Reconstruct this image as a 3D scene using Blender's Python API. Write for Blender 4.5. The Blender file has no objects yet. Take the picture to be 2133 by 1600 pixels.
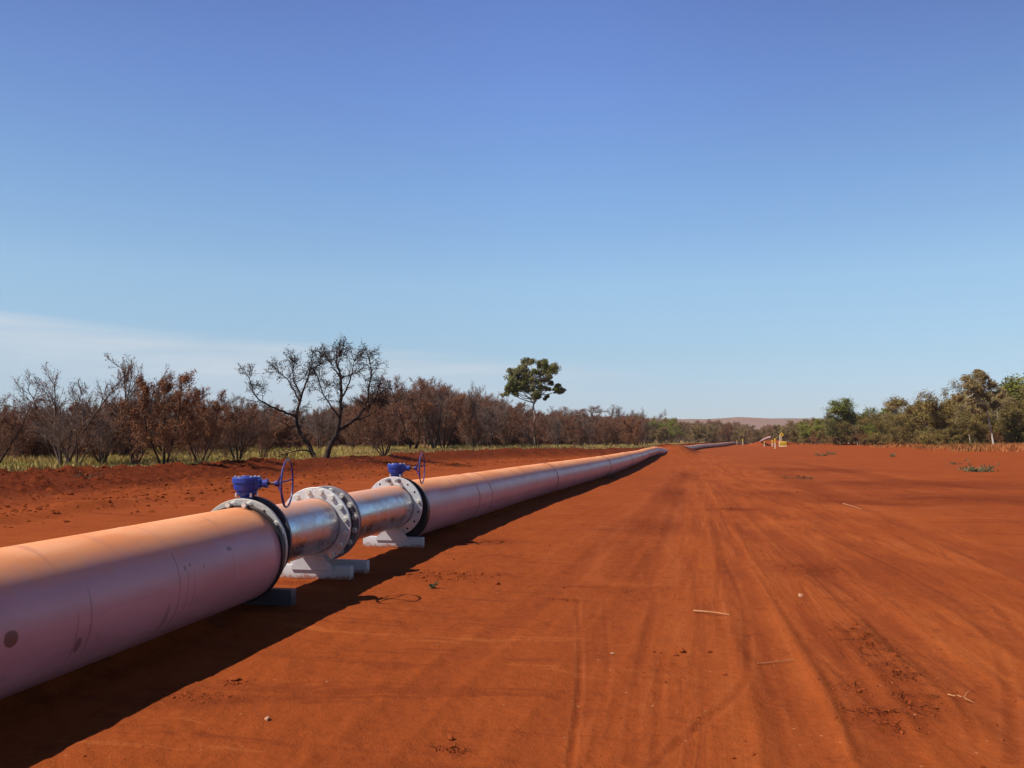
import bpy, bmesh, math, random
import numpy as np
from mathutils import Vector, Matrix

# ------------------------------------------------------------------ camera, world, sun, exposure
SC = bpy.context.scene
COL = SC.collection
EYE = 1.62
FPX = 1674.0
YAW = math.atan(317.5 / FPX)
PITCH = math.atan(118.0 / FPX)
cam_d = bpy.data.cameras.new("camera")
cam = bpy.data.objects.new("camera", cam_d)
COL.objects.link(cam)
cam.location = (0, 0, EYE)
cam.rotation_euler = (math.pi / 2 + PITCH, 0, YAW)
cam_d.sensor_width = 36
cam_d.lens = FPX / 2133 * 36
cam_d.clip_start = 0.05
cam_d.clip_end = 30000
SC.camera = cam
CAMR = cam.rotation_euler.to_matrix()

SUN_TRAVEL = Vector((0.95, 0.55, -1.17)).normalized()
sun_d = bpy.data.lights.new("sun", 'SUN')
sun_d.energy = 5.0
sun_d.angle = math.radians(0.53)
sun_d.color = (1.0, 0.93, 0.83)
sun = bpy.data.objects.new("sun", sun_d)
sun.rotation_euler = SUN_TRAVEL.to_track_quat('-Z', 'Y').to_euler()
COL.objects.link(sun)

world = bpy.data.worlds.new("World")
SC.world = world
world.use_nodes = True
wn, wl = world.node_tree.nodes, world.node_tree.links
wn.clear()
out = wn.new('ShaderNodeOutputWorld')
bg = wn.new('ShaderNodeBackground')
bg.inputs[1].default_value = 0.08
sky = wn.new('ShaderNodeTexSky')
sky.sky_type = 'NISHITA'
sky.sun_disc = False
sky.sun_elevation = math.asin(-SUN_TRAVEL.z)
sky.sun_rotation = math.atan2(-SUN_TRAVEL.x, -SUN_TRAVEL.y)
sky.air_density = 1.0
sky.dust_density = 0.3
sky.ozone_density = 2.5


def wmath(op, a, b=None, c=None, clamp=False):
    n = wn.new('ShaderNodeMath')
    n.operation = op
    n.use_clamp = clamp
    for i, v in enumerate((a, b, c)):
        if v is None:
            continue
        if isinstance(v, (int, float)):
            n.inputs[i].default_value = v
        else:
            wl.new(v, n.inputs[i])
    return n.outputs[0]


tc = wn.new('ShaderNodeTexCoord')
sep = wn.new('ShaderNodeSeparateXYZ')
wl.new(tc.outputs['Generated'], sep.inputs[0])
DX, DY, DZ = sep.outputs
horiz = wmath('SQRT', wmath('ADD', wmath('MULTIPLY', DX, DX), wmath('MULTIPLY', DY, DY)))
elev = wmath('DIVIDE', DZ, horiz)
az = wmath('ARCTAN2', DX, DY)
# tint of the air by elevation
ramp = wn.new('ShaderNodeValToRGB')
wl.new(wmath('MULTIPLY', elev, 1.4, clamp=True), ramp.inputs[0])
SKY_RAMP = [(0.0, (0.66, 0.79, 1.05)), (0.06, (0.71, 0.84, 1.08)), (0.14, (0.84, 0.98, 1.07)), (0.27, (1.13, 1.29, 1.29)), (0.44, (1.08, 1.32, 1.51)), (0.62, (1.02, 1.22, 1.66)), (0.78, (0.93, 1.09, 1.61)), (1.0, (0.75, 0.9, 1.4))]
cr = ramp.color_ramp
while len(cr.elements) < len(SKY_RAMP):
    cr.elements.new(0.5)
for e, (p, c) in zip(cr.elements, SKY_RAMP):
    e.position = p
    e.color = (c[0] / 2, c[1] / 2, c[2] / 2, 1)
mul = wn.new('ShaderNodeVectorMath')
mul.operation = 'MULTIPLY'
wl.new(sky.outputs[0], mul.inputs[0])
wl.new(ramp.outputs[0], mul.inputs[1])
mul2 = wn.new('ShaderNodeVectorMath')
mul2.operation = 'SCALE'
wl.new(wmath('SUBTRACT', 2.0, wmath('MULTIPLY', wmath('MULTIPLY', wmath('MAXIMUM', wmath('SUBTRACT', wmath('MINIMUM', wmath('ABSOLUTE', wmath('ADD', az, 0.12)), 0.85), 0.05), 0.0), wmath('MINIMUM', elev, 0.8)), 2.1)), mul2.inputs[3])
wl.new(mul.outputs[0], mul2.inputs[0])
# thin cloud veil low in the left of the sky
line = wmath('ADD', wmath('MULTIPLY', az, -0.0548), 0.0937)
cmb = wn.new('ShaderNodeCombineXYZ')
wl.new(wmath('MULTIPLY', az, 3.0), cmb.inputs[0])
wl.new(wmath('MULTIPLY', elev, 45.0), cmb.inputs[1])
cn = wn.new('ShaderNodeTexNoise')
cn.inputs['Scale'].default_value = 1.0
cn.inputs['Detail'].default_value = 5
wl.new(cmb.outputs[0], cn.inputs['Vector'])
wob = wmath('MULTIPLY', wmath('SUBTRACT', cn.outputs[0], 0.5), 0.012)
below = wmath('SUBTRACT', wmath('ADD', line, wob), elev)
m1 = wmath('DIVIDE', wmath('ADD', below, 0.002), 0.014, clamp=True)
m2 = wmath('SUBTRACT', 1.0, wmath('DIVIDE', below, 0.085, clamp=True))
m3 = wmath('DIVIDE', wmath('SUBTRACT', 0.02, az), 0.42, clamp=True)
mask = wmath('MULTIPLY', wmath('MULTIPLY', m1, m2), m3)
mask = wmath('MULTIPLY', mask, wmath('MULTIPLY', wmath('SUBTRACT', cn.outputs[0], 0.26, clamp=True), 3.1))
mixc = wn.new('ShaderNodeMixRGB')
mixc.inputs[2].default_value = (5.3, 6.0, 6.7, 1)
wl.new(wmath('MULTIPLY', mask, 1.25, clamp=True), mixc.inputs[0])
wl.new(mul2.outputs[0], mixc.inputs[1])
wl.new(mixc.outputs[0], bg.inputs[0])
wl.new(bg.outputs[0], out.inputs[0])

SC.view_settings.view_transform = 'Standard'
SC.view_settings.look = 'None'
SC.view_settings.gamma = 1
SC.view_settings.use_curve_mapping = False
SC.view_settings.exposure = 0.55
SC.cycles.max_bounces = 5
SC.cycles.diffuse_bounces = 2
SC.cycles.glossy_bounces = 3
SC.cycles.transparent_max_bounces = 4
SC.cycles.use_denoising = True


# ------------------------------------------------------------------ helpers
def tag(o, label=None, cat=None, group=None, kind=None):
    if label: o['label'] = label
    if cat: o['category'] = cat
    if group: o['group'] = group
    if kind: o['kind'] = kind
    return o


def empty(name, loc, rz=0.0):
    o = bpy.data.objects.new(name, None)
    o.empty_display_size = 0.2
    o.location = loc
    o.rotation_euler = (0, 0, rz)
    COL.objects.link(o)
    return o


def link(name, me, parent=None, mats=()):
    for m in mats:
        me.materials.append(m)
    o = bpy.data.objects.new(name, me)
    COL.objects.link(o)
    if parent is not None:
        o.parent = parent
    return o


def np_mesh(name, V, F, mat_idx=None, smooth=False):
    """V (n,3), F list of arrays each (k, nsides)"""
    me = bpy.data.meshes.new(name)
    V = np.asarray(V, dtype=np.float32)
    if not isinstance(F, (list, tuple)):
        F = [F]
    F = [np.asarray(f, dtype=np.int32) for f in F if len(f)]
    me.vertices.add(len(V))
    me.vertices.foreach_set('co', V.ravel())
    loops = np.concatenate([f.ravel() for f in F])
    tot = np.concatenate([np.full(len(f), f.shape[1], dtype=np.int32) for f in F])
    start = np.concatenate([[0], np.cumsum(tot)[:-1]]).astype(np.int32)
    me.loops.add(len(loops))
    me.loops.foreach_set('vertex_index', loops)
    me.polygons.add(len(tot))
    me.polygons.foreach_set('loop_start', start)
    me.polygons.foreach_set('loop_total', tot)
    if mat_idx is not None:
        me.polygons.foreach_set('material_index', np.asarray(mat_idx, dtype=np.int32))
    me.polygons.foreach_set('use_smooth', np.full(len(tot), smooth, dtype=bool))
    me.update(calc_edges=True)
    me.validate()
    return me


class MB:
    """collects simple solids into one mesh"""
    def __init__(s):
        s.bm = bmesh.new()

    def box(s, c, size, rot=None, bev=0.0):
        m = Matrix.Translation(c) @ (rot.to_4x4() if rot else Matrix.Identity(4)) @ Matrix.Diagonal((*size, 1))
        r = bmesh.ops.create_cube(s.bm, size=1, matrix=m)
        if bev:
            ed = {e for v in r['verts'] for e in v.link_edges}
            bmesh.ops.bevel(s.bm, geom=list(ed), offset=bev, segments=2, affect='EDGES', profile=0.6)
        return s

    def prism(s, pts, a, b, axis='Y'):
        """pts (u,v) polygon, extruded a..b along axis; u,v = X,Z for Y axis"""
        def P(u, v, w):
            return {'Y': (u, w, v), 'X': (w, u, v), 'Z': (u, v, w)}[axis]
        A = [s.bm.verts.new(P(u, v, a)) for u, v in pts]
        B = [s.bm.verts.new(P(u, v, b)) for u, v in pts]
        n = len(pts)
        fs = [s.bm.faces.new(A), s.bm.faces.new(B[::-1])]
        for i in range(n):
            fs.append(s.bm.faces.new((A[i], B[i], B[(i + 1) % n], A[(i + 1) % n])))
        return s

    def lathe(s, prof, axis='Y', org=(0, 0, 0), n=64, closed=True, smooth=True):
        """prof [(pos along axis, radius)], closed loop of the section"""
        rings = []
        O = Vector(org)
        for t, r in prof:
            ring = []
            for k in range(n):
                a = 2 * math.pi * k / n
                c, q = r * math.cos(a), r * math.sin(a)
                p = {'Y': (c, t, q), 'X': (t, c, q), 'Z': (c, q, t)}[axis]
                ring.append(s.bm.verts.new(O + Vector(p)))
            rings.append(ring)
        m = len(rings)
        for i in range(m if closed else m - 1):
            A, B = rings[i], rings[(i + 1) % m]
            for k in range(n):
                f = s.bm.faces.new((A[k], A[(k + 1) % n], B[(k + 1) % n], B[k]))
                f.smooth = smooth
        return s

    def solid(s, prof, axis='Y', org=(0, 0, 0), n=24, smooth=True):
        """solid of revolution with end caps"""
        O = Vector(org)
        rings = []
        for t, r in prof:
            rings.append([s.bm.verts.new(O + Vector({'Y': (r * math.cos(a), t, r * math.sin(a)), 'X': (t, r * math.cos(a), r * math.sin(a)),
                         'Z': (r * math.cos(a), r * math.sin(a), t)}[axis])) for a in [2 * math.pi * k / n for k in range(n)]])
        for A, B in zip(rings, rings[1:]):
            for k in range(n):
                f = s.bm.faces.new((A[k], A[(k + 1) % n], B[(k + 1) % n], B[k]))
                f.smooth = smooth
        s.bm.faces.new(rings[0])
        s.bm.faces.new(rings[-1][::-1])
        return s

    def tube(s, pts, r, n=8, closed=False):
        pts = [Vector(p) for p in pts]
        m = len(pts)
        rs = r if isinstance(r, (list, tuple)) else [r] * m
        rings = []
        ref = None
        for i, p in enumerate(pts):
            if closed:
                d = (pts[(i + 1) % m] - pts[i - 1]).normalized()
            else:
                d = (pts[min(i + 1, m - 1)] - pts[max(i - 1, 0)]).normalized()
            if ref is None:
                ref = d.orthogonal().normalized()
            ref = (ref - d * ref.dot(d)).normalized()
            b = d.cross(ref)
            rings.append([s.bm.verts.new(p + (ref * math.cos(2 * math.pi * k / n) + b * math.sin(2 * math.pi * k / n)) * rs[i]) for k in range(n)])
        for i in range(m if closed else m - 1):
            A, B = rings[i], rings[(i + 1) % m]
            for k in range(n):
                f = s.bm.faces.new((A[k], A[(k + 1) % n], B[(k + 1) % n], B[k]))
                f.smooth = True
        if not closed:
            s.bm.faces.new(rings[0][::-1])
            s.bm.faces.new(rings[-1])
        return s

    def build(s, name, mat, parent=None):
        bmesh.ops.recalc_face_normals(s.bm, faces=s.bm.faces[:])
        me = bpy.data.meshes.new(name)
        s.bm.to_mesh(me)
        s.bm.free()
        # keep crisp corners where the section turns sharply
        try:
            me.set_sharp_from_angle(angle=math.radians(35))
        except Exception:
            pass
        return link(name, me, parent, (mat,))


# numpy value noise -------------------------------------------------
def _hash(ix, iy, seed):
    h = (ix.astype(np.int64) * 374761393 + iy.astype(np.int64) * 668265263 + seed * 1442695041) & 0xFFFFFFFF
    h = ((h ^ (h >> 13)) * 1274126177) & 0xFFFFFFFF
    return ((h ^ (h >> 16)) & 0xFFFF) / 65535.0


def vnoise(x, y, seed=0):
    x = np.asarray(x, float); y = np.asarray(y, float)
    ix, iy = np.floor(x), np.floor(y)
    fx, fy = x - ix, y - iy
    fx = fx * fx * (3 - 2 * fx); fy = fy * fy * (3 - 2 * fy)
    a = _hash(ix, iy, seed); b = _hash(ix + 1, iy, seed)
    c = _hash(ix, iy + 1, seed); d = _hash(ix + 1, iy + 1, seed)
    return (a * (1 - fx) + b * fx) * (1 - fy) + (c * (1 - fx) + d * fx) * fy - 0.5


def fbm(x, y, octv=4, seed=0, gain=0.5):
    s, a = 0, 1.0
    for i in range(octv):
        s = s + a * vnoise(x * 2 ** i + 17.3 * i, y * 2 ** i - 9.1 * i, seed + i)
        a *= gain
    return s


def sstep(x, a, b):
    t = np.clip((np.asarray(x, float) - a) / (b - a), 0, 1)
    return t * t * (3 - 2 * t)


# ------------------------------------------------------------------ pixel (of the 2133 px photo) to ray
def ray(px, py):
    d = CAMR @ Vector(((px - 1066.5) / FPX, (800 - py) / FPX, -1))
    return d


def at_depth(px, depth):
    """ground point seen in column px at this distance along the view axis"""
    x_c = (px - 1066.5) / FPX * depth
    X = x_c * math.cos(YAW) - depth * math.sin(YAW)
    Y = x_c * math.sin(YAW) + depth * math.cos(YAW)
    return X, Y


def flat_pt(px, py, z=0.0):
    d = ray(px, py)
    t = (z - EYE) / d.z
    return d.x * t, d.y * t


def catmull(P, n):
    P = [Vector(p) for p in P]
    P = [P[0] * 2 - P[1]] + P + [P[-1] * 2 - P[-2]]
    out = []
    for i in range(1, len(P) - 2):
        a, b, c, d = P[i - 1], P[i], P[i + 1], P[i + 2]
        for k in range(n):
            t = k / n
            out.append(0.5 * ((2 * b) + (c - a) * t + (2 * a - 5 * b + 4 * c - d) * t * t + (3 * b - a - 3 * c + d) * t ** 3))
    out.append(P[-2])
    return out


# ------------------------------------------------------------------ terrain
PIPE_PTS = [(-6, -4.18), (3, -4.14), (7.2, -4.1), (12.3, -4.1), (17, -3.93), (22, -3.70), (30, -3.10), (38, -2.62), (47, -2.25), (60, -1.95), (72, -1.72), (79, -1.35)]
BANK_PTS = [(-60, -21), (0, -20), (45, -20), (58, -19), (68, -15.5), (76, -11.5), (84, -7), (92, -2.5), (99, 0.5), (112, 3.0), (150, 0.0), (260, 14), (400, 40), (3000, 300)]
_by = np.array([p[0] for p in BANK_PTS], float); _bx = np.array([p[1] for p in BANK_PTS], float)
# tyre ruts: (x at y=3, x at y=12, x at y=40, half width, depth)
RUTS = [(-0.75, -0.1, 0.9, 0.16, 0.012), (0.65, 0.9, 1.5, 0.17, 0.016), (1.05, 1.35, 1.9, 0.15, 0.010), (2.0, 1.9, 2.3, 0.18, 0.016), (2.7, 2.9, 3.1, 0.16, 0.012),
        (3.6, 4.3, 4.2, 0.18, 0.014), (4.6, 6.3, 5.4, 0.17, 0.012), (-1.7, -1.0, 0.4, 0.15, 0.009), (5.6, 9.0, 8.0, 0.2, 0.012)]
# churned patches (image px, image py, half width m, half length m, height)
PATCH = [(1800, 1335, .20, .55, .030), (1870, 1405, .16, .35, .026), (1915, 1465, .14, .28, .026), (1840, 1500, .17, .22, .034), (1785, 1440, .12, .18, .02),
         (1690, 1185, .3, .5, .03), (1535, 1060, .55, .35, .045), (1400, 1030, .35, 3.0, .03), (1430, 990, .35, 3.5, .03), (1365, 1095, .5, 1.2, .02),
         (1650, 1030, 1.4, 1.6, .018), (1800, 1045, 1.8, 1.0, .02), (1700, 980, 2.2, 2.5, .035), (1900, 1010, 3.5, 2.2, .03), (2050, 1040, 2.5, 1.8, .03),
         (490, 1420, .12, .06, .02), (420, 1452, .2, .1, .018), (935, 1555, .1, .07, .02), (1290, 1225, .4, .2, .012), (1180, 1245, .2, .08, .02),
         (1010, 1130, .5, .25, .02), (930, 1200, .6, .3, .012), (620, 1215, .18, .10, .03)]
LINES = [  # wheel and blade marks: photo pixels, half width m, strength
    ([(1201, 1240), (1208, 1400), (1188, 1595)], .028, .9), ([(1506, 1160), (1546, 1250), (1556, 1375), (1536, 1450), (1446, 1525), (1330, 1620)], .04, .7),
    ([(1531, 1125), (1611, 1240), (1686, 1350), (1796, 1450), (1871, 1525)], .04, .65), ([(1566, 1100), (1681, 1200), (1816, 1300), (1966, 1510)], .04, .55),
    ([(1631, 1110), (1806, 1220), (1916, 1305), (2006, 1425)], .04, .6), ([(1691, 1100), (1916, 1210), (2046, 1305), (2096, 1425), (2106, 1590)], .05, .65),
    ([(1816, 1125), (2016, 1225), (2131, 1330)], .05, .6), ([(1496, 1160), (1496, 1240), (1506, 1330)], .05, .5), ([(1256, 1240), (1266, 1400), (1231, 1580)], .03, .5),
    ([(1366, 1230), (1336, 1400), (1316, 1590)], .05, .45), ([(1416, 1270), (1376, 1400), (1366, 1590)], .04, .4), ([(1586, 1390), (1616, 1475), (1641, 1595)], .04, .45),
    ([(1706, 1390), (1766, 1500), (1790, 1595)], .04, .45), ([(1426, 985), (1386, 1040), (1336, 1110), (1306, 1200)], .30, .6), ([(1410, 1000), (1402, 1060), (1375, 1150)], .10, .5),
    ([(1600, 975), (1680, 1010), (1760, 1040), (1900, 1052)], .55, .6), ([(1660, 965), (1800, 990), (1950, 1012), (2140, 1022)], .7, .65), ([(1830, 1042), (2000, 1035), (2140, 1045)], .45, .6),
    ([(1740, 1000), (1900, 1026), (2100, 1034)], .3, .6), ([(1380, 1030), (1300, 1100), (1180, 1160)], .25, .35), ([(1000, 1188), (1120, 1192), (1300, 1186)], .04, .5),
    ([(960, 1245), (1060, 1248), (1180, 1244)], .05, .5), ([(420, 1418), (520, 1420), (720, 1416)], .03, .6), ([(1440, 1165), (1452, 1260), (1440, 1420), (1400, 1590)], .03, .4),
    ([(1600, 1130), (1720, 1235), (1840, 1350), (1940, 1500)], .03, .5), ([(1660, 1130), (1850, 1265), (1960, 1375), (2030, 1560)], .04, .45)]
LINES_W = [([flat_pt(*p) for p in pl], w * (.72 if w < .2 else 1), st) for pl, w, st in LINES]


def line_field(X, Y):
    out = np.zeros(np.shape(X)); lit = np.zeros(np.shape(X))
    for i, (pl, w, st) in enumerate(LINES_W):
        C = np.array([tuple(v)[:2] for v in catmull([(a, b, 0) for a, b in pl], 8)])
        ww = w * 2.4
        m = (X > C[:, 0].min() - ww) & (X < C[:, 0].max() + ww) & (Y > C[:, 1].min() - ww) & (Y < C[:, 1].max() + ww)
        if not m.any(): continue
        x, y = X[m] + w * .8 * fbm(X[m] * .8, Y[m] * .8, 2, 300 + i), Y[m]
        best = np.full(x.shape, 9e9); sg = np.zeros(x.shape)
        for a, b in zip(C, C[1:]):
            d = b - a
            t = np.clip(((x - a[0]) * d[0] + (y - a[1]) * d[1]) / (d @ d + 1e-9), 0, 1)
            ex, ey = x - a[0] - t * d[0], y - a[1] - t * d[1]
            q = ex * ex + ey * ey
            k = q < best
            best[k] = q[k]; sg[k] = ex[k]
        q = np.sqrt(best) / w
        f = np.exp(-q ** 4) * st * np.clip(.45 + 1.3 * (fbm(x * (1.5 if w < .1 else .5), y * .6, 3, 340 + i) + .3), 0, 1)
        out[m] = np.maximum(out[m], f)
        lit[m] = np.maximum(lit[m], np.exp(-(q - 1.6) ** 2 / .12) * st * .5)
    return out, lit


PATCH_W = [(*flat_pt(a, b), c, d, h) for a, b, c, d, h in PATCH]


def rutx(r, Y):
    a, b, c = r[0], r[1], r[2]
    t = np.clip((Y - 3) / 37, -0.15, 1.0)
    # quadratic through y = 3, 12, 40
    u = 9.0 / 37
    A = ((b - a) - (c - a) * u) / (u * u - u)
    B = (c - a) - A
    return a + A * t * t + B * t + 0.02 * np.maximum(Y - 40, 0)


def zones(X, Y):
    bx = np.interp(Y, _by, _bx)
    D = (X - bx) * 0.97                      # distance right of the bank crest
    wob = 0.9 * fbm(X * 0.09, Y * 0.09, 3, 5)
    d = D + wob
    far = sstep(Y, 45, 75)                   # the bank gets narrower and higher where it turns in
    toe = 6.8 * (1 - far) + 4.0 * far
    rise = 0.35 * (1 - sstep(d, -0.5, toe)) + 0.65 * (1 - sstep(d, 0.0, toe * .55))
    hb = 0.49 + 0.33 * far
    wild = 1 - sstep(d, -3.5, -0.8)          # natural ground behind the bank
    return d, rise, hb, wild, toe


def height(X, Y, detail=True):
    X = np.asarray(X, float); Y = np.asarray(Y, float)
    R = np.sqrt(X * X + Y * Y)
    d, rise, hb, wild, toe = zones(X, Y)
    z = rise * hb
    z += 0.14 * np.exp(-((d + 0.4) / 0.8) ** 2) * (0.8 + 0.9 * fbm(X * .5, Y * .5, 2, 11))        # windrow on the crest
    z += 0.20 * np.exp(-((d - toe + 0.6) / 0.6) ** 2) * (0.7 + 1.1 * fbm(X * .6, Y * .4, 2, 12))  # windrow at the toe
    z -= wild * 0.12
    # ground lifting to the right
    z += 0.95 * sstep(X, 7, 40) * sstep(Y, 15, 90)
    # crossing mound over the buried pipe
    z += 1.02 * np.exp(-(((X - 1.1) / 2.0) ** 2 + ((Y - 92) / 8) ** 2) ** 1.5)
    z += 0.25 * fbm(X * .03, Y * .03, 3, 21) * sstep(R, 20, 80)
    bed = np.exp(-(((X - np.interp(Y, [p[0] for p in PIPE_PTS], [p[1] for p in PIPE_PTS])) + 0.12) / 0.27) ** 4)
    z += 0.10 * bed * ((Y < 6.6) * 1.0 + sstep(Y, 13.5, 16) * (Y < 77)) 
    z += 0.30 * np.exp(-(((X + .9) / .8) ** 2 + ((Y - 82) / 4.0) ** 2)) 
    nearp = np.exp(-((X + 4.1) / 1.3) ** 2) * (Y < 80)
    amp = 1 - 0.75 * nearp
    z += amp * 0.05 * fbm(X * .35, Y * .35, 3, 31)
    if detail:
        rough = np.clip(rise * 3, 0, 1) * (1 - 0.6 * wild)
        z += 0.022 * fbm(X * 2.2, Y * 1.6, 4, 41) * (0.35 + 1.2 * rough)
        z += 0.20 * np.maximum(fbm(X * 2.6, Y * 2.6, 4, 45) - 0.16, 0) * rough * 2.0
        z += 0.07 * fbm(X * 1.1, Y * 0.35, 3, 46) * rough * (R < 110)
        side = sstep(X, 4.5, 8.0) * (1 - sstep(R, 90, 140))
        z += 0.04 * np.maximum(fbm(X * 1.1, Y * 0.5, 4, 47) - 0.1, 0) * side * 2
        lft = (1 - sstep(X, -2.4, -0.6)) * (X > -6)
        z += 0.014 * fbm(X * 7, Y * 5, 3, 48) * lft
        z += 0.006 * fbm(X * 16, Y * 12, 3, 49) * (R < 25)
        for r in RUTS:
            q = (X - rutx(r, Y) - 0.05 * fbm(Y * .4 + r[0] * 7, Y * 0, 2, 60)) / r[3]
            f = np.exp(-q ** 4) - 0.55 * np.exp(-((np.abs(q) - 1.35) / .3) ** 2)
            z -= 1.2 * r[4] * f * (0.6 + 0.8 * vnoise(Y * .35, Y * 0 + r[0], 61)) * (1 - sstep(R, 60, 90))
        if np.size(X) > 1000:
            lf, ll = line_field(X, Y)
            z = z - 0.010 * lf + 0.005 * ll
        for (px, py, w, l, h) in PATCH_W:
            q = ((X - px) / w) ** 2 + ((Y - py) / l) ** 2
            m = np.exp(-q ** 1.5)
            s = 1.0 if w < .6 else 0.5
            z += m * h * (np.maximum(fbm(X * 14 * s, Y * 14 * s, 3, 71), -0.1)) * 1.8
    return z


def H(x, y):
    return float(height(np.array([x]), np.array([y]))[0])


def place(px, py, tmax=600):
    """where the sight line of this photo pixel meets the ground"""
    d = ray(px, py)
    t = np.linspace(2, tmax, 6000)
    X, Y, Z = d.x * t, d.y * t, EYE + d.z * t
    hh = height(X, Y)
    k = np.argmax(Z <= hh)
    return (float(X[k]), float(Y[k]), float(hh[k]))


# --- ground sheet, log-polar rings round the camera
rad = [0.6]
while rad[-1] < 45: rad.append(rad[-1] * 1.0085)
while rad[-1] < 9000: rad.append(rad[-1] * 1.028)
rad = np.array(rad)
cen = -YAW
ang = list(np.radians(np.arange(-44, 44.01, 0.2)) + cen)
rest = np.radians(np.arange(46, 315, 3.0)) + cen
ang = np.array(ang + list(rest))
nr, na = len(rad), len(ang)
RR, AA = np.meshgrid(rad, ang, indexing='ij')
GX, GY = RR * np.sin(AA), RR * np.cos(AA)
GZ = height(GX, GY)
V = np.stack([GX, GY, GZ], -1).reshape(-1, 3)
idx = np.arange(nr * na).reshape(nr, na)
nx = np.roll(idx, -1, axis=1)
F = np.stack([idx[:-1], nx[:-1], nx[1:], idx[1:]], -1).reshape(-1, 4)[:, ::-1]
V = np.vstack([V, [[0, 0, H(0, 0)]]])
tri = np.stack([nx[0], idx[0], np.full(na, len(V) - 1)], -1)[:, ::-1]
gme = np_mesh("ground", V, [F, tri], smooth=True)
if gme.polygons[0].normal.z < 0:
    gme.flip_normals()
d_, rise_, hb_, wild_, toe_ = zones(V[:, 0], V[:, 1])
# far beyond the work strip everything is scrub
scrub_r = np.clip(sstep(V[:, 0] - 0.05 * V[:, 1], 38, 50) * sstep(V[:, 1], 20, 80) + sstep(V[:, 1], 330, 420), 0, 1)
wildA = np.clip(wild_ + scrub_r, 0, 1)


def add_attr(me, name, arr):
    a = me.attributes.new(name, 'FLOAT', 'POINT')
    a.data.foreach_set('value', np.asarray(arr, dtype=np.float32))


add_attr(gme, 'wild', wildA)
add_attr(gme, 'bank', np.clip(rise_ * 2.5, 0, 1) * (1 - wild_))
U = np.zeros(len(V))
X_, Y_ = V[:, 0], V[:, 1]
# coordinate that follows the wheel tracks
tA = rutx(RUTS[0], Y_); tB = rutx(RUTS[3], Y_); tC = rutx(RUTS[6], Y_); tD = rutx(RUTS[8], Y_)
U = np.where(X_ < tB, (X_ - tA) / (tB - tA), np.where(X_ < tC, 1 + (X_ - tB) / np.maximum(tC - tB, .5), 2 + (X_ - tC) / np.maximum(tD - tC, .5)))
add_attr(gme, 'trk', np.clip(U * 2.4, -60, 60))
pm = np.zeros(len(V))
for (px, py, w, l, h) in PATCH_W:
    pm = np.maximum(pm, np.exp(-(((X_ - px) / (w * 1.25)) ** 2 + ((Y_ - py) / (l * 1.25)) ** 2) ** 1.2) * min(1, h * 38))
side = sstep(X_, 4.0, 8.0) * (1 - sstep(np.hypot(X_, Y_), 200, 300))
lane = np.exp(-((X_ - 2.2 - 0.02 * Y_) / 2.6) ** 4)
add_attr(gme, 'loose', np.clip(pm, 0, 1))
add_attr(gme, 'lane', lane)
rt = np.zeros(len(V))
for r in RUTS:
    q = (X_ - rutx(r, Y_) - 0.05 * fbm(Y_ * .4 + r[0] * 7, Y_ * 0, 2, 60)) / r[3]
    rt = np.maximum(rt, np.exp(-np.abs(q) ** 5) * (0.35 + 1.0 * np.clip(vnoise(Y_ * .3, Y_ * 0 + r[0] * 3, 62) + .5, 0, 1)))
lf_, ll_ = line_field(X_.copy(), Y_.copy())
add_attr(gme, 'dline', lf_)
add_attr(gme, 'lline', ll_)
add_attr(gme, 'rut', np.clip(rt, 0, 1) * (1 - sstep(np.hypot(X_, Y_), 50, 90)))


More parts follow.
